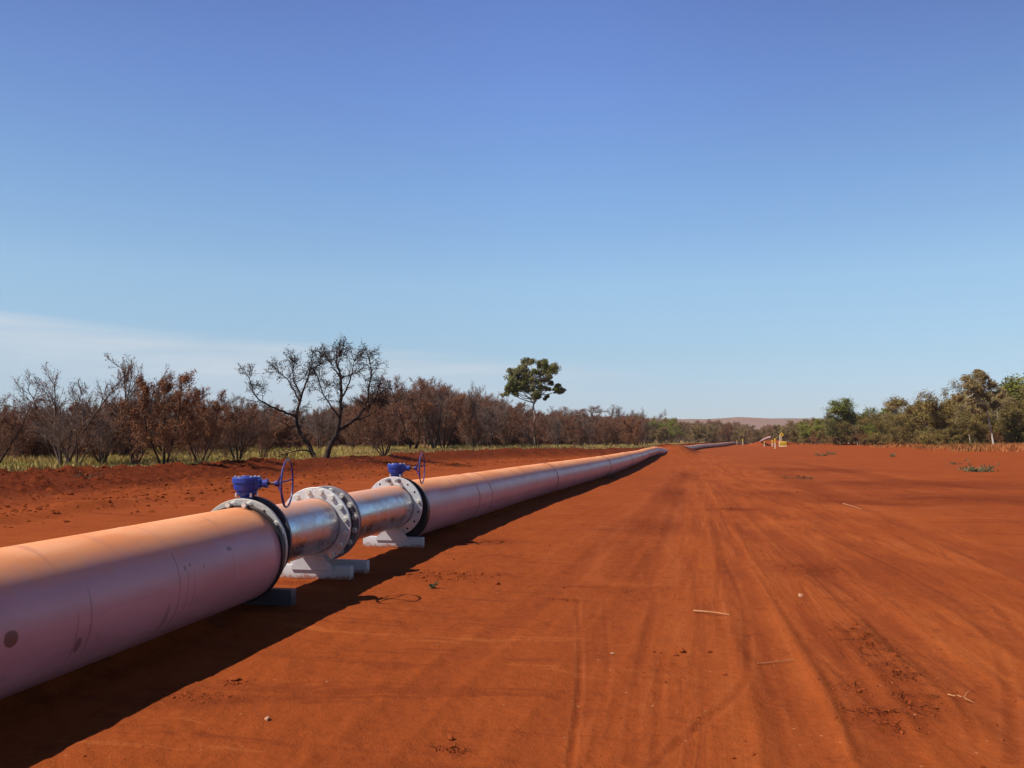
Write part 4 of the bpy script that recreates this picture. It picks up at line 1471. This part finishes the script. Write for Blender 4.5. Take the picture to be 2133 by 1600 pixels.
# ------------------------------------------------------------------ ground cover
def blades(name, label, pts, h, w, mat, seed, per=7, spread=.12, lean=.35):
    r = np.random.default_rng(seed)
    P = np.repeat(np.array(pts), per, axis=0)
    hh = np.repeat(np.asarray(h) * np.ones(len(pts)), per) * r.uniform(.5, 1.15, len(P))
    P[:, :2] += r.normal(0, spread, (len(P), 2))
    a = r.uniform(0, 6.28, len(P)); b = r.uniform(0, 6.28, len(P))
    s = np.stack([np.cos(a), np.sin(a), np.zeros(len(P))], 1) * w
    tip = P + np.stack([np.cos(b) * lean * hh, np.sin(b) * lean * hh, hh], 1)
    mid = P + np.stack([np.cos(b) * lean * .3 * hh, np.sin(b) * lean * .3 * hh, hh * .55], 1)
    V = np.stack([P - s, P + s, mid + s * .7, mid - s * .7, tip], 1).reshape(-1, 3)
    q = np.arange(len(P)) * 5
    me = np_mesh(name, V, [np.stack([q, q + 1, q + 2, q + 3], 1), np.stack([q + 3, q + 2, q + 4], 1)])
    o = link(name, me, None, (mat,))
    tag(o, label, 'grass', kind='stuff')
    return o


def grass_mat(name, a, b, c):
    t = NT(name)
    P = t.pos()
    col = t.mix(t.ss(t.noise(P, .22, 4, .6), .42, .60), a, b)
    col = t.mix(t.math('MULTIPLY', t.ss(t.noise(P, 2.5, 3), .5, .7), .7), col, c)
    return t.fin(col, .8, 0, .15)


r_ = np.random.default_rng(5)
pts = []
hs = []
while len(pts) < 15000:
    y = r_.uniform(8, 120); bx = float(np.interp(y, _by, _bx))
    x = bx - 1.0 - r_.random() ** 1.5 * 38
    dep = y * math.cos(YAW) - x * math.sin(YAW)
    px = 1066.5 + FPX * (x * math.cos(YAW) + y * math.sin(YAW)) / dep
    if px < -150 or px > 1380: continue
    pts.append((x, y, 0)); hs.append(.16 + .22 * min(1, max(0, (bx - 2 - x) / 6)))
pts = np.array(pts); hs = np.array(hs)
pts[:, 2] = height(pts[:, 0], pts[:, 1]) - .02
cl = fbm(pts[:, 0] * .35, pts[:, 1] * .35, 3, 91)
hs *= np.clip(1 + cl * 1.1, .35, 1.6)
M_GR = grass_mat('dry_green_grass', (0.36, 0.25, 0.085), (0.28, 0.235, 0.055), (0.44, 0.32, 0.15))
blades('grass', 'dry yellow-green grass between the bank and the scorched trees', pts, hs, .022, M_GR, 6, 8, .16)
# dry orange tussocks at the foot of the right-hand trees
pts = []
for _ in range(2600):
    px = r_.uniform(1640, 2260)
    dep0 = float(np.interp(px, [1650, 1800, 2000, 2260], [185, 120, 90, 72]))
    x, y = at_depth(px, dep0 + r_.normal(2, 6))
    pts.append((x, y, 0))
pts = np.array(pts)
k = fbm(pts[:, 0] * .2, pts[:, 1] * .2, 3, 95)
pts = pts[k > -.12]; k = k[k > -.12]
wx = np.array([1066.5 + FPX * (a * math.cos(YAW) + b * math.sin(YAW)) / (b * math.cos(YAW) - a * math.sin(YAW)) for a, b in pts[:, :2]])
k = k + np.where(wx < 1900, -.22, 0.02)
keep = r_.random(len(k)) < np.clip(k * 2.2 + .25, 0, 1)
pts, k = pts[keep], k[keep]
pts[:, 2] = height(pts[:, 0], pts[:, 1]) - .02
M_GO = grass_mat('dry_orange_grass', (0.30, 0.095, 0.028), (0.20, 0.085, 0.026), (0.36, 0.16, 0.055))
blades('dry_grass', 'dry orange grass along the foot of the right-hand trees', pts, np.clip(.38 + k * .7, .12, .9), .04, M_GO, 8, 22, .55, .5)
# thin dry grass on the crest where the bank turns in
pts = []
for _ in range(2600):
    y = r_.uniform(60, 112); bx = float(np.interp(y, _by, _bx))
    pts.append((bx - r_.uniform(.8, 6), y, 0))
pts = np.array(pts); pts[:, 2] = height(pts[:, 0], pts[:, 1]) - .02
blades('crest_grass', 'thin dry grass fringe on the far crest of the bank', pts, .30, .03, grass_mat('pale_dry_grass', (0.23, 0.15, 0.06), (0.15, 0.11, 0.04), (0.28, 0.20, 0.10)), 9, 6, .2)


# ------------------------------------------------------------------ clods and stones
def lumps(P, S, seed):
    """squashed, dented icosahedra; P (n,3), S (n,)"""
    r = np.random.default_rng(seed)
    g = (1 + 5 ** .5) / 2
    ico = np.array([(-1, g, 0), (1, g, 0), (-1, -g, 0), (1, -g, 0), (0, -1, g), (0, 1, g), (0, -1, -g), (0, 1, -g), (g, 0, -1), (g, 0, 1), (-g, 0, -1), (-g, 0, 1)]) / 1.9
    fc = np.array([(0, 11, 5), (0, 5, 1), (0, 1, 7), (0, 7, 10), (0, 10, 11), (1, 5, 9), (5, 11, 4), (11, 10, 2), (10, 7, 6), (7, 1, 8), (3, 9, 4), (3, 4, 2), (3, 2, 6), (3, 6, 8), (3, 8, 9), (4, 9, 5), (2, 4, 11), (6, 2, 10), (8, 6, 7), (9, 8, 1)])
    n = len(P)
    a = r.uniform(0, 6.28, n)
    V = ico[None] * r.uniform(.65, 1.25, (n, 12, 1)) * np.stack([r.uniform(.7, 1.3, n), r.uniform(.7, 1.3, n), r.uniform(.4, .8, n)], 1)[:, None]
    ca, sa = np.cos(a)[:, None], np.sin(a)[:, None]
    V = np.stack([V[..., 0] * ca - V[..., 1] * sa, V[..., 0] * sa + V[..., 1] * ca, V[..., 2]], -1)
    V = V * S[:, None, None] + P[:, None]
    F = fc[None] + (np.arange(n) * 12)[:, None, None]
    return V.reshape(-1, 3), F.reshape(-1, 3)


cp, cs = [], []
for (px, py, w, l, h) in PATCH_W:
    n = int(50 if w < .6 else 120)
    for _ in range(n):
        cp.append((px + r_.normal(0, w * .6), py + r_.normal(0, l * .6))); cs.append(abs(r_.normal(0, .0055)) + .003 if w < .6 else abs(r_.normal(0, .012)) + .006)
for _ in range(6000):                         # windrows of the bank
    y = r_.uniform(6, 85); bx = float(np.interp(y, _by, _bx))
    q = r_.random()
    off = r_.normal(6.2, .7) if q < .35 else (r_.normal(-.3, .6) if q < .5 else (r_.normal(3.4, .5) if q < .65 else r_.uniform(-.5, 8.5)))
    cp.append((bx + off, y)); cs.append(abs(r_.normal(0, .030)) + .012)
for _ in range(6500):                         # scattered over the strip
    y = 3 + r_.random() ** 1.6 * 45; x = r_.uniform(-3.2, 9) * (1 + y / 40)
    if fbm(x * .9, y * .5, 3, 88) < r_.uniform(-.25, .3): continue
    cp.append((x, y)); cs.append((abs(r_.normal(0, .005)) + .0025) * (1 + y / 40) + (r_.random() < .02) * .012)
cp = np.array(cp); cs = np.array(cs)
ok = ~((np.abs(cp[:, 0] + 4.1) < .9) & (cp[:, 1] < 80))
cp, cs = cp[ok], cs[ok]
z = height(cp[:, 0], cp[:, 1])
Vc, Fc = lumps(np.column_stack([cp, z + cs * .15]), cs, 12)
o = link('dirt_clods', np_mesh('dirt_clods', Vc, Fc), None, (M_CLOD,))
tag(o, 'small red clods and grit scattered over the strip and the bank', 'clods', kind='stuff')

M_STONE = paint_mat('pale_stone', (0.36, 0.18, 0.10), .9, 0)
STONES = [(1668, 1243, .030, 'small tan stone alone in the middle of the road, up from the pale stick'), (1422, 1362, .034, 'largest of the red clods in the row across the wheel tracks'),
          (1406, 1368, .026, 'lower dark clod left of the largest clod in the row across the tracks'), (1478, 1361, .02, 'small clod at the right end of the row across the tracks'),
          (1363, 1363, .018, 'small clod at the left part of the row across the tracks'), (1508, 1409, .018, 'lone clod below the row, left of the thin twig'),
          (1275, 1366, .016, 'flat pale chip left of the row of clods'), (488, 1420, .035, 'dark crumbly clod beside the pipe shadow, lower left'),
          (557, 1506, .022, 'pale flat stone in the lower left foreground'), (940, 1553, .026, 'dark clod at the lower middle edge of the photo')]
for px, py, s, lab in STONES:
    x, y, z = place(px, py)
    Vs, Fs = lumps(np.array([[0, 0, s * .3]]), np.array([s]), int(px))
    o = link('stone', np_mesh('stone', Vs, Fs), None, (M_STONE if 'pale' in lab or 'tan' in lab else M_CLOD,))
    o.location = (x, y, z)
    tag(o, lab, 'stone', 'loose stones and clods on the road')

M_STICK = paint_mat('bleached_wood', (0.40, 0.175, 0.07), .9, 0)


def stick(p0, p1, r, label, bend=.02, fork=None):
    a, b = Vector(place(*p0)), Vector(place(*p1))
    m = MB()
    pts = []
    rg = random.Random(int(p0[0]))
    for k in range(9):
        t = k / 8
        p = a.lerp(b, t) - a
        p.z = H(a.x + p.x, a.y + p.y) - a.z + r + .004 + math.sin(t * 3.14) * bend
        p.y += rg.uniform(-1, 1) * bend * .8
        pts.append(p)
    m.tube(pts, [r * (1.1 - .5 * k / 8) for k in range(9)], 7)
    if fork:
        m.tube([pts[5], pts[5] + Vector(fork) * .5 + Vector((0, 0, .01)), pts[5] + Vector(fork)], [r * .6, r * .5, r * .3], 6)
    o = m.build('stick', M_STICK, None)
    o.location = a
    tag(o, label, 'stick', 'fallen sticks on the road')


stick((1445, 1275), (1519, 1286), .0085, 'pale yellow stick lying across the wheel tracks in mid road', .012)
stick((1578, 1384), (1655, 1383), .003, 'thin twig on the road, nearer than the pale yellow stick', .008, (.1, .02, .01))
stick((1756, 1050), (1793, 1062), .010, 'straight pale stick lying far up the road on the right', .01)
stick((1975, 1450), (2030, 1475), .004, 'small forked twig in the lower right foreground', .02, (.06, .08, .02))

# fallen dry branch on the bank crest, right of the far handwheel
m = MB()
bx_, by_, bz_ = place(905, 938, 200)
m.tube([(0, 0, 0), (-.5, 0, .22), (-1.0, .1, .35), (-1.5, .1, .62)], [.05, .045, .035, .015], 7)
m.tube([(-.5, 0, .22), (-.9, -.1, .6), (-1.0, 0, .95)], [.03, .022, .01], 6)
m.tube([(-1.0, .1, .35), (-1.35, .2, .22), (-1.6, .2, .25)], [.025, .02, .008], 6)
o = m.build('fallen_branch', M_STICK, None)
o.location = (bx_, by_, bz_)
tag(o, 'dry pale branch sticking up on the bank crest, right of the far handwheel', 'branch')


# small plants on the right-hand ground
def sprig(name, px, py, w, h, n, lmat, label, seed, lsz=.05, group=None):
    x, y, z = place(px, py)
    t = Tree(seed); t.wig = .25; t.lsp = .05; t.lsz = lsz
    for _ in range(n):
        a = t.r.uniform(0, 6.28); e = t.r.uniform(.1, 1.0)
        d = np.array([math.cos(a) * w, math.sin(a) * w * .6, h * e + .05])
        L = np.linalg.norm(d) * t.r.uniform(.6, 1)
        pts, ds = t.limb((0, 0, 0), d, L, .010, .004, 4, .15, -.05, t.wood)
        for a1, b1 in zip(pts[1:], pts[2:]):
            t.leaves(a1, b1, 7, lsz * .9, lsz)
    tm, cm = t.meshes(B_BROWN, lmat, 4)
    o = empty(name, (x, y, z))
    link('stem', tm, o)
    link('foliage', cm, o)
    cm.name = 'foliage'
    tag(o, label, 'plant', group)


L_SPRIG = leaf_mat('grey_green_sprig', (0.085, 0.085, 0.038), (0.13, 0.12, 0.06), (0.20, 0.18, 0.10), 6)
sprig('leafy_branch', 2040, 983, .95, .42, 26, L_SPRIG, 'leafy grey-green branch lying on the red ground at the far right', 501, .06)
sprig('seedling', 1990, 968, .4, .18, 8, L_SPRIG, 'faint low weed left of the leafy grey-green branch', 502, .04)
sprig('seedling', 1712, 950, .8, .3, 10, L_SPRIG, 'low green weed nearest the yellow sign', 503, .06)
sprig('seedling', 1732, 947, .7, .3, 10, L_SPRIG, 'low green weed a little right of the one nearest the yellow sign', 504, .06)
sprig('seedling', 1860, 952, .35, .5, 9, L_SPRIG, 'small upright dark weed alone on the right-hand ground', 505, .05)
sprig('seedling', 1276, 997, .22, .22, 7, L_SPRIG, 'tiny green sprig at the edge of the long pipe shadow', 506, .03)
sprig('seedling', 903, 1226, .05, .05, 5, L_SPRIG, 'tiny yellow sprig just outside the pipe shadow below the supports', 507, .012)
sprig('seedling', 1665, 998, .8, .1, 10, L_RUST, 'flat dark brush scrap across the right wheel track', 508, .05)
sprig('leafy_branch', 180, 998, .6, .22, 10, L_RUST, 'dry yellow twig bundle on the bank at far left', 509, .03)


# ------------------------------------------------------------------ marker posts and signs
def post(px, py0, py1, label, w=.10, cap=True, dep=None):
    if dep is None:
        x, y, z = place(px, py0)
    else:
        x, y = at_depth(px, dep); z = H(x, y)
    dd = y * math.cos(YAW) - x * math.sin(YAW)
    top = EYE + (918 - py1) / FPX * dd
    h = top - z
    o = empty('marker_post', (x, y, z))
    m = MB()
    m.box((0, 0, h * .29 - .05), (w, w * .6, h * .58 + .1), None, .008)
    m.build('lower_post', M_WHT, o)
    m = MB()
    m.box((0, 0, h * .79), (w * 1.12, w * .7, h * .42), None, .008)
    m.box((0, 0, h + .006), (w * .9, w * .5, .03), None, .006)
    m.build('yellow_sleeve', M_YEL, o)
    tag(o, label, 'marker post', 'yellow and white marker posts along the distant pipe')


post(1614.5, 935, 913, 'nearest and tallest white marker post with yellow top, left of the yellow sign', .17)
post(1546, 926, 914.5, 'yellow marker post at the right end of the distant pipe, taller of the pair', .18, dep=215)
post(1533.5, 926, 917, 'shorter yellow marker post left of the taller one of the pair', .16, dep=235)
post(1607, 927, 917, 'white marker post just left of the tallest one', .20, dep=160)
post(1590.5, 928, 919.5, 'short white marker post in front of the spoil heap', .16, dep=165)


def facing(x, y):
    return math.atan2(-x, y) * .9


# rectangular yellow notice
x, y, z = place(1631, 938)
dd = y * math.cos(YAW) - x * math.sin(YAW)
k = dd / FPX
o = empty('notice_board', (x, y, z), facing(x, y))
tag(o, 'rectangular yellow notice with two dark lines of writing, beside the tallest marker post', 'sign')
zc = EYE + (918 - 924.3) * k - z
W_, H_ = 14 * k, 9.5 * k
MB().box((0, 0, zc), (W_, .03, H_), None, .004).build('panel', M_YEL, o)
m = MB()
m.box((-W_ / 2 - .045, 0, zc), (.09, .05, H_ + .02), None, .004)
m.box((.02, 0, zc - H_ / 2 - .045), (W_ + .1, .05, .09), None, .004)
m.build('border', M_WHT, o)
m = MB()
for i, yy in enumerate((.16, -.18)):
    for s_ in range(5):
        m.box((-W_ * .33 + s_ * W_ * .165, -.0185, zc + yy * H_), (W_ * .12, .006, H_ * .17))
m.build('lettering', M_INK, o)
for sx in (-1, 1):
    MB().box((sx * W_ * .38, .035, (zc - H_ / 2) / 2), (.035, .03, zc - H_ / 2 + .5), None, .004).build('leg', M_RUST, o)

# diamond curve sign
x, y = at_depth(1627, 150)
z = H(x, y); k = 150 / FPX
o = empty('road_sign', (x, y, z), facing(x, y))
tag(o, 'yellow diamond sign with dark curved arrow, above and behind the yellow notice', 'road sign')
zc = EYE + (918 - 905.5) * k - z
s_ = 4.6 * k
m = MB(); m.prism([(0, zc + s_), (s_, zc), (0, zc - s_), (-s_, zc)], -.015, .015); m.build('panel', M_YEL, o)
m = MB()
m.tube([(-s_ * .15, -.022, zc - s_ * .5), (-s_ * .15, -.022, zc), (0, -.022, zc + s_ * .28), (s_ * .3, -.022, zc + s_ * .25)], .055, 6)
m.prism([(s_ * .28, zc + s_ * .42), (s_ * .55, zc + s_ * .2), (s_ * .25, zc + s_ * .05)], -.03, -.017)
m.build('arrow', M_INK, o)
m = MB(); m.box((-s_ * .85, .04, (zc - .1) / 2 - .1), (.11, .06, zc + .1), None, .01); m.build('leg', M_WHT, o)
m = MB(); m.box((-s_ * .3, .04, (zc - .3) / 2 - .1), (.11, .06, zc - .1), None, .01); m.build('leg', M_WHT, o)

# spoil heap with a pipe length on it, end of the strip
x, y = at_depth(1596, 190)
hp = np.random.default_rng(3)
n1, n2 = 28, 16
Vh = []
for i in range(n1 + 1):
    for j in range(n2 + 1):
        u, v = i / n1 * 2 - 1, j / n2 * 2 - 1
        hx, hy = u * 5.4, v * 3.0
        e = max(0, 1 - (abs(u) ** 2.2 + abs(v) ** 2)) ** .6
        hz = e * (1.0 + .75 * (u + 1) / 2) * (1 + .25 * float(vnoise(np.array([hx * .9]), np.array([hy * .9]), 3)[0])) - .15
        Vh.append((x + hx, y + hy, H(x + hx, y + hy) + hz))
ii = np.arange((n1 + 1) * (n2 + 1)).reshape(n1 + 1, n2 + 1)
Fh = np.stack([ii[:-1, :-1], ii[1:, :-1], ii[1:, 1:], ii[:-1, 1:]], -1).reshape(-1, 4)
o = link('spoil_heap', np_mesh('spoil_heap', np.array(Vh), Fh, smooth=True), None, (M_CLOD,))
tag(o, 'long heap of red spoil at the end of the strip, left of the yellow notice', 'earth heap')
c3 = []
for px, dep, dz in ((1563, 205, .3), (1575, 196, .45), (1586, 188, 1.2), (1596, 186, 1.75), (1606, 184, 2.0)):
    X, Y = at_depth(px, dep); c3.append((X, Y, H(X, Y) + dz))
p3 = empty('water_pipeline', (0, 0, 0))
tag(p3, 'short pale pipe length climbing over the distant spoil heap', 'pipeline')
me, fr = pipe_mesh(catmull(c3, 6), .26, sides=24)
link('pipe', me, p3, (M_PIPE_GREY,))

# ------------------------------------------------------------------ hills far behind
def hills():
    n = 160; m = 14
    V = []
    for i in range(n + 1):
        px = 1240 + i * (2600 - 1240) / n
        for j in range(m + 1):
            dep = 2300 + 900 * j / m
            x, y = at_depth(px, dep)
            prof = float(np.interp(px, [700, 1200, 1330, 1400, 1470, 1540, 1600, 1660, 1720, 1850, 2133, 2600], [46, 46, 47, 45, 44.5, 49, 46, 46.5, 46, 44, 45, 46]))
            top = prof / FPX * 3000 * (1 - .012 * 0)
            f = float(sstep(j / m, 0, .8)) * (1 - .5 * float(sstep(j / m, .85, 1.0)))
            nz = 10 * float(fbm(np.array([x * .004]), np.array([y * .004]), 4, 77)[0])
            V.append((x, y, -6 + f * (top + 8) + nz * f * (1 - f) * 2 + 1.5 * float(vnoise(np.array([x * .02]), np.array([0.0]), 5)[0])))
    ii = np.arange((n + 1) * (m + 1)).reshape(n + 1, m + 1)
    F = np.stack([ii[:-1, :-1], ii[1:, :-1], ii[1:, 1:], ii[:-1, 1:]], -1).reshape(-1, 4)
    t = NT('hill_earth')
    P = t.pos()
    c = t.mix(t.ss(t.noise(P, .006, 5, .6), .4, .62), (0.20, 0.085, 0.050), (0.15, 0.085, 0.045))
    c = t.mix(t.math('MULTIPLY', t.ss(t.voro(P, .045), .45, .2), .7), c, (0.075, 0.062, 0.032))
    o = link('hills', np_mesh('hills', np.array(V), F, smooth=True), None, (t.fin(c, 1, 0, 0),))
    tag(o, 'low reddish hills on the horizon', kind='structure')


hills()

# ------------------------------------------------------------------ air
hz = MB().box((0, 1500, 150), (7000, 9000, 330)).build('haze', None, None)
hz.data.materials.clear()
hm = bpy.data.materials.new('haze_air')
hm.use_nodes = True
hn = hm.node_tree.nodes
hn.clear()
ho = hn.new('ShaderNodeOutputMaterial')
pv = hn.new('ShaderNodeVolumePrincipled')
pv.inputs['Color'].default_value = (0.86, 0.88, 0.95, 1)
pv.inputs['Density'].default_value = 0.00010
hm.node_tree.links.new(pv.outputs[0], ho.inputs['Volume'])
hz.data.materials.append(hm)
tag(hz, 'thin air haze over the plain', kind='stuff')
SC.cycles.volume_bounces = 0
